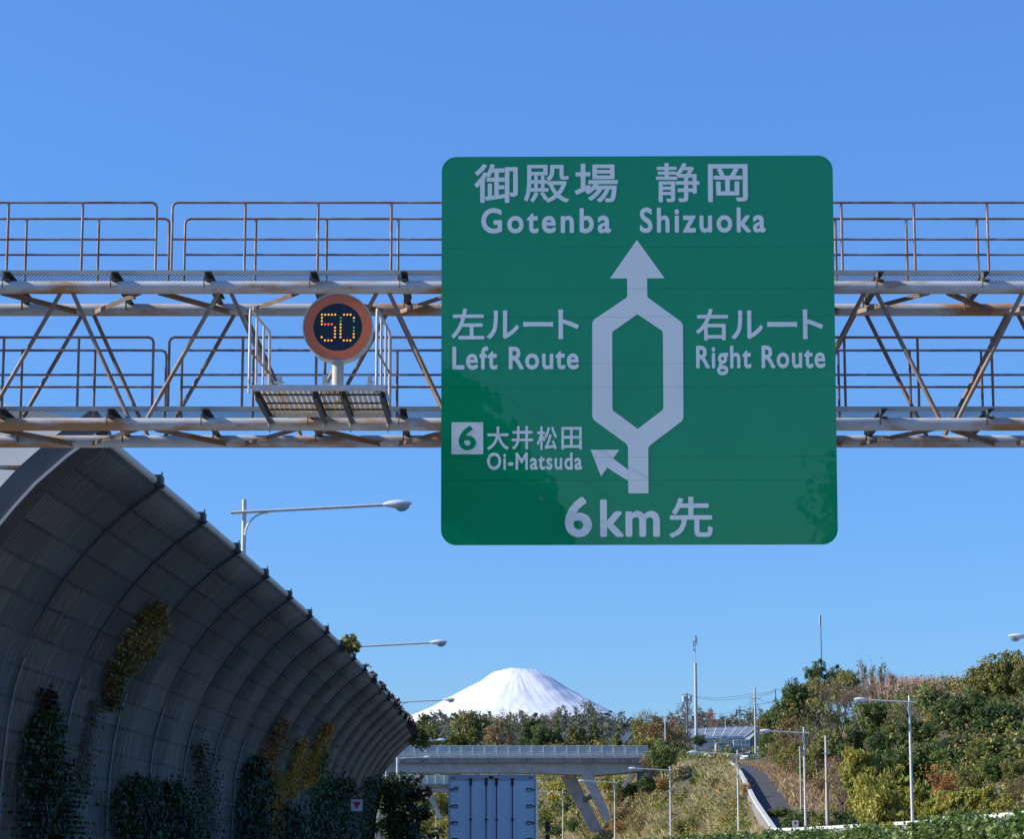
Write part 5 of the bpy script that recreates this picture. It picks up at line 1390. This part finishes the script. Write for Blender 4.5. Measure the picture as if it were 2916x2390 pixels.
# the wooded hill on the right
for a in [
    ('dark2', 2330, 1886, 250, 62, 'dark spiky evergreen on the hill crest at the foot of the thin mast'),
    ('olive', 2300, 1922, 246, 110, 'olive-green tree below the dark evergreen on the crest'),
    ('dark', 2262, 1938, max(244, hit(2262, 2185)), 70, 'dark green tree left of the olive tree on the hill shoulder'),
    ('olive2', 2405, 1900, 240, 100, 'olive-brown broadleaf tree on the crest left of the poplars'),
    ('dark2', 2383, 1902, 246, 50, 'narrow dark tree on the crest right of the thin mast'),
    ('bare', 2380, 1925, 218, 210, 'wide brown leafless tree in the middle of the hillside'),
    ('bare2', 2320, 1965, max(212, hit(2320, 2250)), 170, 'grey twiggy tree left of the wide leafless tree'),
    ('bare', 2450, 1935, 222, 190, 'leafless tree below the poplars'),
    ('poplar', 2456, 1868, 236, 42, 'tallest bare poplar on the crest'),
    ('poplar', 2482, 1884, 240, 34, 'middle bare poplar on the crest'),
    ('poplar', 2510, 1876, 236, 44, 'right bare poplar on the crest'),
    ('poplar', 2536, 1905, 238, 44, 'short bare poplar beside the reddish thicket'),
    ('brown', 2255, 2028, max(226, hit(2255, 2185)), 90, 'rust-brown tree on the slope above the ramp lamp arm'),
    ('green', 2232, 1985, max(236, hit(2232, 2185)), 80, 'green tree on the hill shoulder left of the rust-brown tree'),
    ('olive', 2200, 2010, max(262, hit(2200, 2150)), 70, 'olive tree at the left edge of the hill behind the car pole'),
    ('dark', 2245, 2005, max(240, hit(2245, 2185)), 70, 'dark green tree between the rust-brown tree and the hill edge'),
    ('brown', 2185, 2022, max(282, hit(2185, 2150)), 50, 'brownish tree right behind the concrete pole'),
    ('bush_dark', 2176, 2092, hit(2176, 2142, 190), 40, 'dark bush right of the greenhouse gable'),
    ('bush_green', 2190, 2118, hit(2190, 2165, 190), 52, 'green bush below the greenhouse right of the concrete pole'),
    ('olive', 2240, 2090, hit(2240, 2190, 190), 82, 'olive thicket on the slope beside the ramp'),
    ('green', 2200, 2075, hit(2200, 2150, 190), 45, 'pale green tree on the slope left of the olive thicket'),
    ('olive2', 2350, 2070, hit(2350, 2270, 190), 82, 'bright olive tree behind the short concrete pole'),
    ('dark2', 2420, 2060, 200, 90, 'dark tree under the wide leafless tree'),
    ('green', 2480, 1985, 206, 90, 'green tree half hidden by bare branches left of the tall right lamp'),
    ('dark', 2500, 2080, 190, 90, 'black-green tree in shade left of the tall right lamp'),
    ('brown', 2395, 2150, 176, 90, 'dark brown brush right of the short concrete pole'),
    ('bare', 2405, 2165, 172, 90, 'bare thicket in front of the dark brown brush'),
    ('olive', 2300, 2130, hit(2300, 2245, 190), 75, 'dry olive brush left of the short concrete pole'),
    ('bush_brown', 2255, 2160, hit(2255, 2215, 190), 52, 'brown scrub on the slope above the dry grass'),
    ('dark', 2660, 1962, 205, 90, 'dark round evergreen right of the tall right lamp head'),
    ('bare2', 2590, 1985, 205, 120, 'leafless grey tree behind the tall right lamp pole'),
    ('bare', 2610, 2010, 196, 110, 'purple-grey leafless thicket right of the tall right lamp pole'),
    ('dark2', 2700, 1985, 190, 110, 'olive-topped dark evergreen in the middle of the right hillside'),
    ('dark', 2770, 1968, 182, 150, 'big dark evergreen of the right hillside'),
    ('dark', 2850, 1990, 170, 170, 'biggest black-green evergreen by the right edge'),
    ('olive2', 2868, 1846, 192, 180, 'tall olive tree at the upper right corner of the hill'),
    ('olive', 2800, 1895, 196, 110, 'olive tree left of the tall one at the upper right'),
    ('olive2', 2930, 1870, 188, 110, 'olive tree cut by the right edge below the lamp head'),
    ('green', 2620, 2105, 172, 100, 'mid-green tree low behind the tall right lamp'),
    ('green', 2560, 2120, 170, 90, 'mid-green tree just left of the tall right lamp'),
    ('green', 2480, 2135, 168, 80, 'green tree above the left bamboo'),
    ('green', 2700, 2120, 168, 110, 'green tree below the big dark evergreens'),
    ('olive', 2800, 2125, 160, 110, 'olive tree in front of the biggest evergreen'),
    ('dark2', 2880, 2140, 152, 120, 'dark tree low at the right edge'),
    ('bamboo', 2445, 2115, 158, 80, 'yellow-green bamboo rising tallest, left of the lamp'),
    ('bamboo', 2478, 2190, 152, 90, 'yellow-green bamboo low left of the tall right lamp'),
    ('bamboo2', 2545, 2185, 150, 110, 'wide bamboo clump directly left of the tall right lamp pole'),
    ('bamboo', 2515, 2225, 146, 110, 'front bamboo clump left of the tall right lamp pole'),
    ('bamboo2', 2615, 2215, 148, 100, 'bamboo clump directly right of the tall right lamp pole'),
    ('orange', 2700, 2172, 152, 120, 'orange-brown shrub in the middle of the right hillside'),
    ('bamboo2', 2665, 2252, 142, 100, 'olive bamboo below the orange-brown shrub'),
    ('bamboo', 2735, 2235, 140, 80, 'feathery bamboo right of the orange-brown shrub'),
    ('bamboo', 2795, 2228, 138, 72, 'brightest feathery bamboo on the right'),
    ('bamboo2', 2855, 2262, 134, 90, 'low bamboo at the right edge'),
    ('brown', 2900, 2220, 138, 90, 'brownish tree low at the right edge'),
    ('olive', 2760, 2180, 150, 80, 'olive tree between the orange-brown shrub and the dark corner'),
    ('dark2', 2590, 2040, 188, 80, 'shaded evergreen behind the tall right lamp pole'),
    ('bare', 2540, 2020, 205, 110, 'leafless tree left of the tall right lamp head'),
    ('olive', 2930, 2120, 150, 90, 'olive tree cut by the right edge at mid height'),
]: plant(*a, group=gH)
for a in [
    ('bush_green', 2182, 2095, 2152, 50, 'green bush on the slope just right of the parked car'),
    ('bush_brown', 2212, 2112, 2182, 55, 'brown bush on the slope, second right of the parked car'),
    ('bush_olive', 2242, 2125, 2205, 60, 'olive bush above the dry slope, left of the ramp lamp pole'),
    ('bush_brown', 2274, 2140, 2228, 60, 'brown bush above the dry slope behind the ramp lamp pole'),
    ('bush_olive', 2308, 2165, 2252, 62, 'olive bush between the ramp lamp pole and the short concrete pole'),
    ('bush_brown', 2338, 2185, 2275, 60, 'brown bush just left of the short concrete pole'),
    ('green', 2660, 2105, 2200, 90, 'green tree between the big dark evergreens and the orange-brown shrub'),
    ('dark', 2730, 2095, 2185, 110, 'shaded dark tree right above the orange-brown shrub'),
    ('olive', 2795, 2108, 2200, 90, 'olive tree under the left side of the biggest evergreen'),
    ('dark2', 2850, 2100, 2190, 110, 'dark green tree under the biggest evergreen near the right edge'),
    ('dark', 2905, 2095, 2195, 110, 'dark green tree at the right edge below the biggest evergreen'),
    ('green', 2830, 2150, 2240, 90, 'mid-green tree above the low right bamboo'),
    ('olive', 2890, 2160, 2250, 90, 'olive tree above the low bamboo at the right edge'),
    ('dark2', 2575, 2085, 2160, 80, 'dark tree just left of the tall right lamp at mid height'),
    ('dark', 2640, 2060, 2140, 80, 'dark tree right of the tall right lamp at mid height'),
    ('olive', 2545, 2055, 2130, 80, 'olive tree behind bare branches left of the tall right lamp'),
]: plant(a[0], a[1], a[2], hit(a[1], a[3]), *a[4:], group=gH)
for a in [
    ('bush_green', 2225, 2300, 178, 90, 'green bush overhanging the ramp, left of the red triangle marker'),
    ('bush_dark', 2290, 2305, 172, 80, 'dark bush behind the right lamp foot by the marker'),
    ('bush_green', 2255, 2312, 172, 60, 'green bush directly above the red triangle marker'),
    ('bush_olive', 2345, 2312, 162, 80, 'olive bush at the foot of the short concrete pole'),
    ('bush_dark', 2400, 2305, 156, 80, 'dark bush along the ramp wall below the left bamboo'),
    ('bush_green', 2450, 2300, 150, 80, 'green bush along the ramp wall below the bamboo'),
    ('bush_dark', 2520, 2298, 144, 80, 'dark bush along the ramp wall left of the tall lamp'),
    ('bush_dark', 2590, 2300, 140, 70, 'dark bush along the ramp wall behind the tall lamp'),
    ('bush_dark', 2650, 2294, 136, 90, 'grey-green bush along the ramp wall right of the tall lamp'),
    ('bush_olive', 2720, 2300, 130, 80, 'olive bush along the wall under the feathery bamboo'),
    ('bush_olive', 2790, 2300, 126, 90, 'olive bush along the wall at the right'),
    ('bush_brown', 2860, 2296, 122, 90, 'brownish bush along the wall at the right edge'),
]:
    D_ = 100.0
    while (a[1] - 1458) / F * D_ < float(wx_(D_)) + 2.2: D_ += .5
    plant(a[0], a[1], a[2], D_, *a[4:], group='bushes along the ramp wall')
# trees behind the photographer, mirrored in the sign
def flat_copy(k, loc, rz, s, lb):
    r = copy_thing(PROTO[k][0], loc, rz, (s, s, s), lb, 'trees behind the photographer')
    for c in r.children: c.location.z = 0; c.scale.z = 1
for i, (x, y, k, s) in enumerate([(22.5, -64, 'dark', 1.55), (25.5, -84, 'dark2', 1.8), (28, -106, 'dark', 2.0), (34, -128, 'dark2', 2.1)]):
    lb = ['nearest', 'second', 'third', 'farthest'][i] + ' dark tree behind the photographer, seen only as a reflection in the green sign'
    flat_copy(k, (x, y, max(gz(x, y), 0)), i * 1.3, s, lb)

def stuff(name, V, Fq, mats, mi, label, cat):
    o = np_mesh(name, V, Fq, mats, mi)
    o["kind"] = 'stuff'; o["label"] = label; o["category"] = cat
    return o
rng = np.random.default_rng(77)
# dry pampas-like grass over the bank and the slope by the ramp
def grass_blades(X, Y, Z, h, w, per, rng, lean_=.35):
    m = len(X) * per; i = np.repeat(np.arange(len(X)), per)
    base = np.stack([X[i], Y[i], Z[i]], 1) + rng.normal(size=(m, 3)) * np.array([.25, .25, 0])
    hh = h[i] * (.5 + .7 * rng.random(m))
    lean = rng.normal(size=(m, 2)) * lean_
    tip = base + np.stack([lean[:, 0] * hh, lean[:, 1] * hh, hh], 1)
    a = rng.random(m) * 6.28; dx = np.stack([np.cos(a), np.sin(a) * .3, np.zeros(m)], 1) * w
    mid = base * .45 + tip * .55 - np.stack([lean[:, 0] * hh * .15, lean[:, 1] * hh * .15, np.zeros(m)], 1)
    return np.stack([base - dx * .5, base + dx * .5, mid + dx * .6, tip], 1).reshape(-1, 3), np.arange(m * 4).reshape(m, 4), base
def scatter(n, d0, d1, fx0, fx1, rng):
    d = d0 + (d1 - d0) * rng.random(n); a, b = fx0(d), fx1(d); x = a + (b - a) * rng.random(n)
    return x, d
x, d = scatter(9000, 188, 330, lambda d: rr_(d) + .3, lambda d: np.minimum(wx_(d) - .4, rr_(d) + 24), rng)
mk = np.array([mnoise.noise(Vector((a * .22, b * .07, 3.0))) for a, b in zip(x, d)]) > -.08
x, d = x[mk], d[mk]; z = ground(x, d)
V1, F1, _ = grass_blades(x, d, z, np.full(len(x), 1.35), .16, 5, rng)
x2, d2 = scatter(6500, 180, 335, lambda d: wx_(d) + 3.9, lambda d: wx_(d) + 11, rng)
V2, F2, _ = grass_blades(x2, d2, ground(x2, d2), np.full(len(x2), .6), .16, 5, rng)
o = stuff('dry_grass', np.concatenate([V1, V2]), np.concatenate([F1, F2 + len(V1)]), [L['grass'], L['straw']], np.r_[np.zeros(len(F1)), np.ones(len(F2))], 'tall dry straw-coloured grass covering the bank and the slope beside the ramp', 'grass')
# mixed scrub
Vs, Fs_, ms_ = [], [], []; off_ = 0
mats = [L['olive'], L['bamboo'], L['green'], L['brown'], L['orange'], L['dark']]
def scrub(n, d0, d1, f0, f1, probs, r, per, size, seed):
    global off_
    rg = np.random.default_rng(seed)
    x, d = scatter(n, d0, d1, f0, f1, rg)
    z = np.maximum(ground(x, d), 0)
    kind = rg.choice(len(mats), n, p=probs)
    for k in range(len(mats)):
        s = kind == k
        if not s.any(): continue
        rad = r * (.5 + rg.random(s.sum()))
        V, Fq = leaf_quads(np.stack([x[s], d[s], z[s] + rad * .45], 1), rad, per, size, rg, 1.5, 0, (1, 1, .75))
        Vs.append(V); Fs_.append(Fq + off_); ms_.append(np.full(len(Fq), k)); off_ += len(V)
scrub(480, 190, 300, lambda d: rr_(d) + .4, lambda d: np.minimum(wx_(d) - 1, rr_(d) + 18), [.34, .24, .14, .15, .09, .04], 1.25, 75, .19, 1)
scrub(520, 288, 470, lambda d: rr_(d) + .4, lambda d: rr_(d) + 22, [.33, .33, .2, .06, .02, .06], 1.7, 60, .3, 2)
scrub(640, 130, 244, lambda d: wx_(d) + 8 + 4.5 * ss(180, 200, d), lambda d: wx_(d) + 48, [.38, .14, .22, .14, .03, .09], 1.9, 110, .21, 3)
scrub(120, 95, 190, lambda d: wx_(d) + 5.2, lambda d: wx_(d) + 10, [.3, .2, .2, .05, .0, .25], 1.0, 70, .2, 4)
scrub(260, 190, 420, lambda d: e_(d) - 30, lambda d: e_(d) - 5, [.3, .25, .25, .1, .0, .1], 1.7, 50, .32, 5)
scrub(420, 330, 640, lambda d: np.full_like(d, -60.), lambda d: np.full_like(d, 70.), [.35, .15, .25, .15, .0, .1], 2.4, 60, .42, 6)
stuff('scrub', np.concatenate(Vs), np.concatenate(Fs_), mats, np.concatenate(ms_), 'mixed green and brown scrub covering the cutting slopes and the hill', 'scrub')

# far wooded ridge
RX = [600, 1100, 1150, 1190, 1230, 1280, 1320, 1400, 1500, 1560, 1620, 1660, 1700, 1720, 1760, 1800, 1850, 1900, 2000, 2150, 2300, 2500, 3200]
RY = [2090, 2085, 2076, 2060, 2046, 2031, 2036, 2052, 2046, 2038, 2027, 2020, 2032, 2026, 2044, 2050, 2056, 2050, 2036, 2036, 2040, 2046, 2050]
HD = 1300.0
mb = MB(); tops = []
hx = np.arange(500, 3300, 10)
Vh = []
for px in hx:
    zt = P(px, np.interp(px, RX, RY) + 14, HD).z; X0 = P(px, 2000, HD).x
    for dd, kz in ((-520, .0), (-330, .28), (-160, .62), (0, 1.0), (200, .9), (600, .5)):
        Vh.append((X0, HD + dd, 14 + (zt - 14) * kz))
n_ = 6; idx = np.arange(len(Vh)).reshape(-1, n_)
Fq = np.stack([idx[:-1, :-1], idx[1:, :-1], idx[1:, 1:], idx[:-1, 1:]], -1).reshape(-1, 4)
M['hill'] = mat('hill_floor', (0.05, 0.06, 0.045), (0.035, 0.045, 0.035), 1.0, 0, .02)
o = np_mesh('wooded_hills', Vh, Fq, M['hill'], smooth=True); o["kind"] = 'structure'
rg = np.random.default_rng(5)
n = 1500
px = 800 + 1700 * rg.random(n); f = rg.random(n) ** .7
C, Rd = [], []
for p_, f_ in zip(px, f):
    zt = P(p_, np.interp(p_, RX, RY) + 14, HD).z; D_ = HD - 520 * (1 - f_)
    zz = 14 + (zt - 14) * np.interp(D_ - HD, [-520, -330, -160, 0], [0, .28, .62, 1.0]); X0 = P(p_, 2000, HD).x
    r_ = 3.0 + 2.4 * rg.random(); tall = rg.random() < .2
    for q in range(7):
        an = rg.random() * 6.28; hh_ = rg.random(); w_r = r_ * (1 - .75 * hh_) * (.5 if tall else 1.0)
        C.append((X0 + math.cos(an) * w_r * .8, D_ + math.sin(an) * w_r, zz + r_ * (.1 + (2.2 if tall else 1.25) * hh_))); Rd.append(r_ * (.36 + .2 * rg.random()))
V, Fq = leaf_quads(C, Rd, 14, 1.0, rg, 1.2)
stuff('far_wood', V, Fq, [L['far']], None, 'grey-green wooded ridge far behind the bridge at the foot of the snowy mountain', 'woods')
# reddish thicket on the crest
x, d = scatter(900, 250, 275, lambda d: P(2545, 1950, 250).x + 0 * d, lambda d: P(2775, 1950, 270).x + 0 * d, rg)
z = ground(x, d)
zt = np.array([P(1458, 1938, dd).z for dd in d]) - z
V, Fq, _ = grass_blades(x, d, z, zt, .045, 12, rg, .10)
stuff('reddish_thicket', V, Fq, [M['twigred']], None, 'dense stand of reddish leafless saplings along the hill crest', 'thicket')

# climbers on the noise barrier: found on its inner face
gd = np.arange(33.2, 112.6, .2); ga = np.arange(0, arc[-1], .1)
oo = np.interp(ga, arc, [p[0] for p in PROF]); zz = np.interp(ga, arc, [p[1] for p in PROF])
SXYZ = np.stack(np.broadcast_arrays((e_(gd)[:, None] + oo[None]), gd[:, None], zz[None]), -1).reshape(-1, 3)
c_, s_ = math.cos(PITCH), math.sin(PITCH)
fw = SXYZ[:, 1] * c_ + (SXYZ[:, 2] - EYE) * s_; up_ = -SXYZ[:, 1] * s_ + (SXYZ[:, 2] - EYE) * c_
SP = np.stack([1458 + F * SXYZ[:, 0] / fw, CYP - F * up_ / fw], -1)
tn_ = np.array([normal2(min(int(np.searchsorted(arc, a)), len(PROF) - 1)) for a in ga]); SN = np.broadcast_to(np.stack([tn_[:, 0], 0 * ga, tn_[:, 1]], -1)[None], (len(gd), len(ga), 3)).reshape(-1, 3)
def on_barrier(px, py):
    i = int(np.argmin((SP[:, 0] - px) ** 2 + (SP[:, 1] - py) ** 2)); return SXYZ[i], SN[i]
def vine(path, n, size, lm, label, seed, depth=.22, stems=3, group='climbers on the noise barrier'):
    rg = np.random.default_rng(seed)
    path = np.array(path, float); seg = np.r_[0, np.cumsum(np.hypot(np.diff(path[:, 0]), np.diff(path[:, 1])))]
    t = rg.random(n) * seg[-1]; wv = np.interp(t, seg, path[:, 2])
    px = np.interp(t, seg, path[:, 0]) + rg.normal(size=n) * wv * .5; py = np.interp(t, seg, path[:, 1]) + rg.normal(size=n) * wv * .35
    C, Nn = [], []
    for a, b in zip(px, py):
        p, q = on_barrier(a, b); C.append(p + q * (.06 + depth * rg.random())); Nn.append(q)
    C = np.array(C); Nn = np.array(Nn)
    p0, _ = on_barrier(path[-1, 0], path[-1, 1])
    root = thing('climbing_vine', label, 'climbing plant', tuple(p0), 0, group)
    nr = Nn + rg.normal(size=(n, 3)) * .55; nr /= np.linalg.norm(nr, axis=1, keepdims=True)
    tt = rg.normal(size=(n, 3)) * .6; tt[:, 2] -= 1; tt -= nr * np.sum(tt * nr, 1, keepdims=True); tt /= np.linalg.norm(tt, axis=1, keepdims=True); bb = np.cross(nr, tt)
    s = (size * (.6 + .8 * rg.random(n)))[:, None]
    V = np.stack([C - tt * s * .5, C + bb * s * .5, C + tt * s * .6, C - bb * s * .5], 1).reshape(-1, 3) - p0
    np_mesh('foliage', V, np.arange(n * 4).reshape(n, 4), L[lm], parent=root)
    mb = MB()
    for k in range(stems):
        pts = []
        for u in np.linspace(0, 1, 14):
            tq = u * seg[-1]; a = np.interp(tq, seg, path[:, 0]) + rg.normal() * np.interp(tq, seg, path[:, 2]) * .3; b = np.interp(tq, seg, path[:, 1])
            p, q = on_barrier(a, b); pts.append(Vector(p + q * .05 - p0))
        mb.tube(pts, .012, 5)
    mb.build('stem', M['bark'], root)
vine([(440, 1712, 18), (420, 1770, 40), (380, 1830, 48), (350, 1880, 40), (312, 1920, 22), (300, 1985, 10), (305, 2015, 6)], 4200, .085, 'yellowgreen', 'yellow-green creeper hanging high on the near part of the curved barrier', 1)
vine([(797, 2050, 10), (775, 2110, 23), (745, 2170, 29), (732, 2200, 26)], 2200, .09, 'orange', 'orange-brown creeper, leftmost of the autumn climbers on the barrier', 2)
vine([(728, 2150, 13), (735, 2190, 23), (775, 2210, 18), (778, 2290, 23), (773, 2380, 18)], 2400, .09, 'yellow', 'yellow creeper running down to the bottom edge on the barrier', 3)
vine([(852, 2100, 9), (840, 2150, 18), (825, 2210, 22), (815, 2270, 13)], 2000, .10, 'yellow', 'yellow creeper, middle of the three slanting streaks on the barrier', 4)
vine([(928, 2060, 9), (907, 2110, 20), (885, 2175, 22), (862, 2240, 16)], 2200, .105, 'yellow', 'yellow creeper, rightmost and longest slanting streak on the barrier', 5)
vine([(905, 2140, 16), (900, 2200, 26), (895, 2270, 24)], 700, .14, 'green', 'green creeper just right of the longest yellow streak', 6)
vine([(110, 1960, 12), (125, 2010, 18), (118, 2040, 16)], 450, .09, 'maroon', 'small rust-red creeper above the near dark ivy', 7)
vine([(105, 2030, 24), (90, 2110, 34), (100, 2200, 60), (110, 2300, 80), (110, 2400, 85)], 7800, 0.088, 'ivy', 'dark ivy column at the left, nearest to the viewer', 8, .35)
vine([(370, 2225, 30), (365, 2280, 60), (380, 2340, 70), (380, 2400, 80)], 5400, 0.096, 'ivy', 'dark ivy mound at the bottom, second from the left', 9, .35)
vine([(455, 2235, 20), (480, 2300, 50), (500, 2360, 60), (505, 2410, 60)], 3900, 0.104, 'ivy', 'dark ivy mound at the bottom, right beside the second one', 10, .35)
vine([(715, 2160, 16), (710, 2250, 40), (705, 2330, 44), (705, 2400, 44)], 3600, 0.12, 'ivy', 'green ivy column left of the yellow creepers', 11, .35)
vine([(800, 2300, 30), (815, 2350, 50), (820, 2410, 50)], 2250, 0.128, 'ivy', 'bluish ivy clump at the bottom between the yellow creepers', 12, .35)
vine([(950, 2230, 40), (950, 2310, 80), (930, 2400, 90)], 5400, 0.136, 'ivy', 'dense dark ivy left of the red triangle marker', 13, .4)
vine([(1060, 2220, 24), (1060, 2310, 44), (1050, 2400, 60)], 3900, 0.152, 'ivy', 'dark green ivy right of the red triangle marker', 14, .4)
vine([(270, 1990, 30), (240, 2110, 36), (230, 2260, 46)], 180, 0.056, 'ivy', 'thin dead creeper twigs between the near ribs', 15, .1, 14)
vine([(560, 2120, 30), (570, 2230, 50), (590, 2350, 60)], 750, 0.08, 'ivy', 'sparse dark creeper between the ribs left of the green ivy column', 16, .1, 12)
# creeper along the barrier's top edge
rg = np.random.default_rng(41)
n = 1300; dd = 72 + 41 * rg.random(n) ** .6
clump = np.abs((dd - 32.9) / 4 - np.round((dd - 32.9) / 4)) < .16
dd = dd[clump | (dd > 100)]; n = len(dd)
C = np.stack([e_(dd) + .02 + rg.normal(size=n) * .08, dd, 8.02 + rg.normal(size=n) * .09], -1)
root = thing('climbing_vine', 'dark red-brown creeper fringing the top edge of the barrier towards its far end', 'climbing plant', (float(e_(90)), 90, 7.9), 0, 'climbers on the noise barrier')
V, Fq = leaf_quads(C, np.full(n, .10), 3, .10, rg); np_mesh('foliage', V - np.array(root.location), Fq, L['maroon'], parent=root)
def edge_plant(d, n, rad, lm, label, seed, dx=.2, dz=.1):
    rg = np.random.default_rng(seed); p = np.array([float(e_(d)) + dx, d, 7.95 + dz])
    root = thing('climbing_vine', label, 'climbing plant', tuple(p), 0, 'climbers on the noise barrier')
    C = rg.normal(size=(14, 3)) * np.array([rad, rad, rad * .6]) * .6
    V, Fq = leaf_quads(C, np.full(14, rad * .45), n // 14, .16, rg); np_mesh('foliage', V, Fq, L[lm], parent=root)
    mb = MB()
    for c in C[:8]: mb.tube([(-dx, 0, -dz), tuple(c * .6 + np.array([0, 0, .1])), tuple(c * 1.5)], .012, 4)
    mb.build('stem', M['bark'], root)
edge_plant(65.5, 260, .27, 'olive', 'tuft of green leaves growing from the barrier edge at the second lamp arm', 51, .2, .1)
edge_plant(110.5, 900, .9, 'olive', 'yellow-green tuft on the very end of the barrier', 52, .25, -.1)

# dark bush at the end of the barrier and its stray branches
rg = np.random.default_rng(61)
bx = P(1135, 2300, 114); root = thing('ivy_bush', 'tall dark ivy-covered bush at the far end of the barrier with stray branches', 'bush', (bx.x, 114, 0), 0)
C = np.stack([rg.normal(size=130) * .75, rg.normal(size=130) * .8, rg.random(130) * 5.7 + .1], -1); C[:, 0] *= 1.3 - C[:, 2] / 8
V, Fq = leaf_quads(C, np.full(130, .5), 55, .17, rg); np_mesh('foliage', V, Fq, L['ivy'], parent=root)
mb = MB(); C2 = []
for k in range(10):
    z0 = 3.0 + 2.6 * rg.random(); a = Vector((.2, 0, z0 - .3)); b = Vector((.9 + .9 * rg.random(), -.2, z0 + .3 + .5 * rg.random()))
    mb.tube([a, a.lerp(b, .6) + Vector((0, 0, .1)), b], [.03, .02, .008], 5)
    for u in np.linspace(.35, 1, 9): C2.append(a.lerp(b, u))
mb.tube([(0, 0, 0), (.1, 0, 2), (0, .1, 4.6)], [.12, .09, .04], 7); mb.build('stem', M['bark'], root)
V, Fq = leaf_quads([tuple(c) for c in C2], np.full(len(C2), .13), 9, .15, rg, 1.8); np_mesh('branch_leaves', V, Fq, L['maroon'], parent=root)

# ivy hedge on the median fence
rg = np.random.default_rng(71)
hd_ = thing('ivy_hedge', 'glossy green ivy hedge along the median at the bottom right', 'hedge', (float(e_(45)) + 14, 45, 0))
hl = np.array(hd_.location)
hh = lambda d: np.interp(d, [10, 30, 36, 45, 60, 80, 110, 160], [1.85, 1.90, 1.87, 1.87, 2.02, 2.22, 2.45, 2.7])
Dh = np.arange(12, 161, 1.0); mb = MB(); rings = []
for d in Dh:
    x = float(e_(d)) + 14; h = float(hh(d)) - .16 + .05 * math.sin(d * 2.1)
    rings.append([Vector((x - .25, d, 0)) - hd_.location, Vector((x + .25, d, 0)) - hd_.location, Vector((x + .2, d, h)) - hd_.location, Vector((x - .2, d, h)) - hd_.location])
mb.loft(rings, 0, False); M['hedgecore'] = mat('hedge_core', (.012, .02, .008), (.008, .012, .006), 1.0); mb.build('dark_core', M['hedgecore'], hd_)  # near-black solid box added inside so the hedge is not see-through
n = 84000
dd = np.where(rg.random(n) < .7, 18 + 44 * rg.random(n), 60 + 95 * rg.random(n))
h = hh(dd); side = rg.random(n)
lump = .12 * np.sin(dd * 3.1) * np.sin(dd * 1.3 + 1) + .07 * np.sin(dd * 7.7) + .09 * np.sin(dd * .55)
zz = np.where(side < .45, h - .12 + lump + np.abs(rg.normal(size=n)) * .09, h - rg.random(n) ** 1.3 * 1.2 + lump)
xx = np.where(side < .45, rg.uniform(-.3, .3, n), -.28 - .12 * rg.random(n) - lump * .5)
C = np.stack([e_(dd) + 14 + xx, dd, zz], -1) - hl
sz = np.where(dd < 62, .075, .16)
near, far_ = dd < 62, dd >= 62
V1, F1 = leaf_quads(C[near], np.full(near.sum(), .03), 1, .064, rg, 1.2); V2, F2 = leaf_quads(C[far_], np.full(far_.sum(), .05), 1, .13, rg, 1.2)
np_mesh('foliage', np.concatenate([V1, V2]), np.concatenate([F1, F2 + len(V1)]), L['hedge'], parent=hd_)
mb = MB()
for k in range(70):
    d = 20 + 40 * rg.random(); x = float(e_(d)) + 14 + rg.uniform(-.3, .1); z = float(hh(d)) - .1
    mb.tube([Vector((x, d, z)) - hd_.location, Vector((x + rg.normal() * .1, d + rg.normal() * .2, z + .15)) - hd_.location, Vector((x + rg.normal() * .25, d + rg.normal() * .3, z + .18 + .15 * rg.random())) - hd_.location], .006, 4)
mb.build('shoot', M['leaf_hedge'], hd_)

# prototypes that were never planted
for key, (root, a, b, used) in PROTO.items():
    if not used[0]:
        for c in list(root.children): bpy.data.objects.remove(c)
        bpy.data.objects.remove(root)
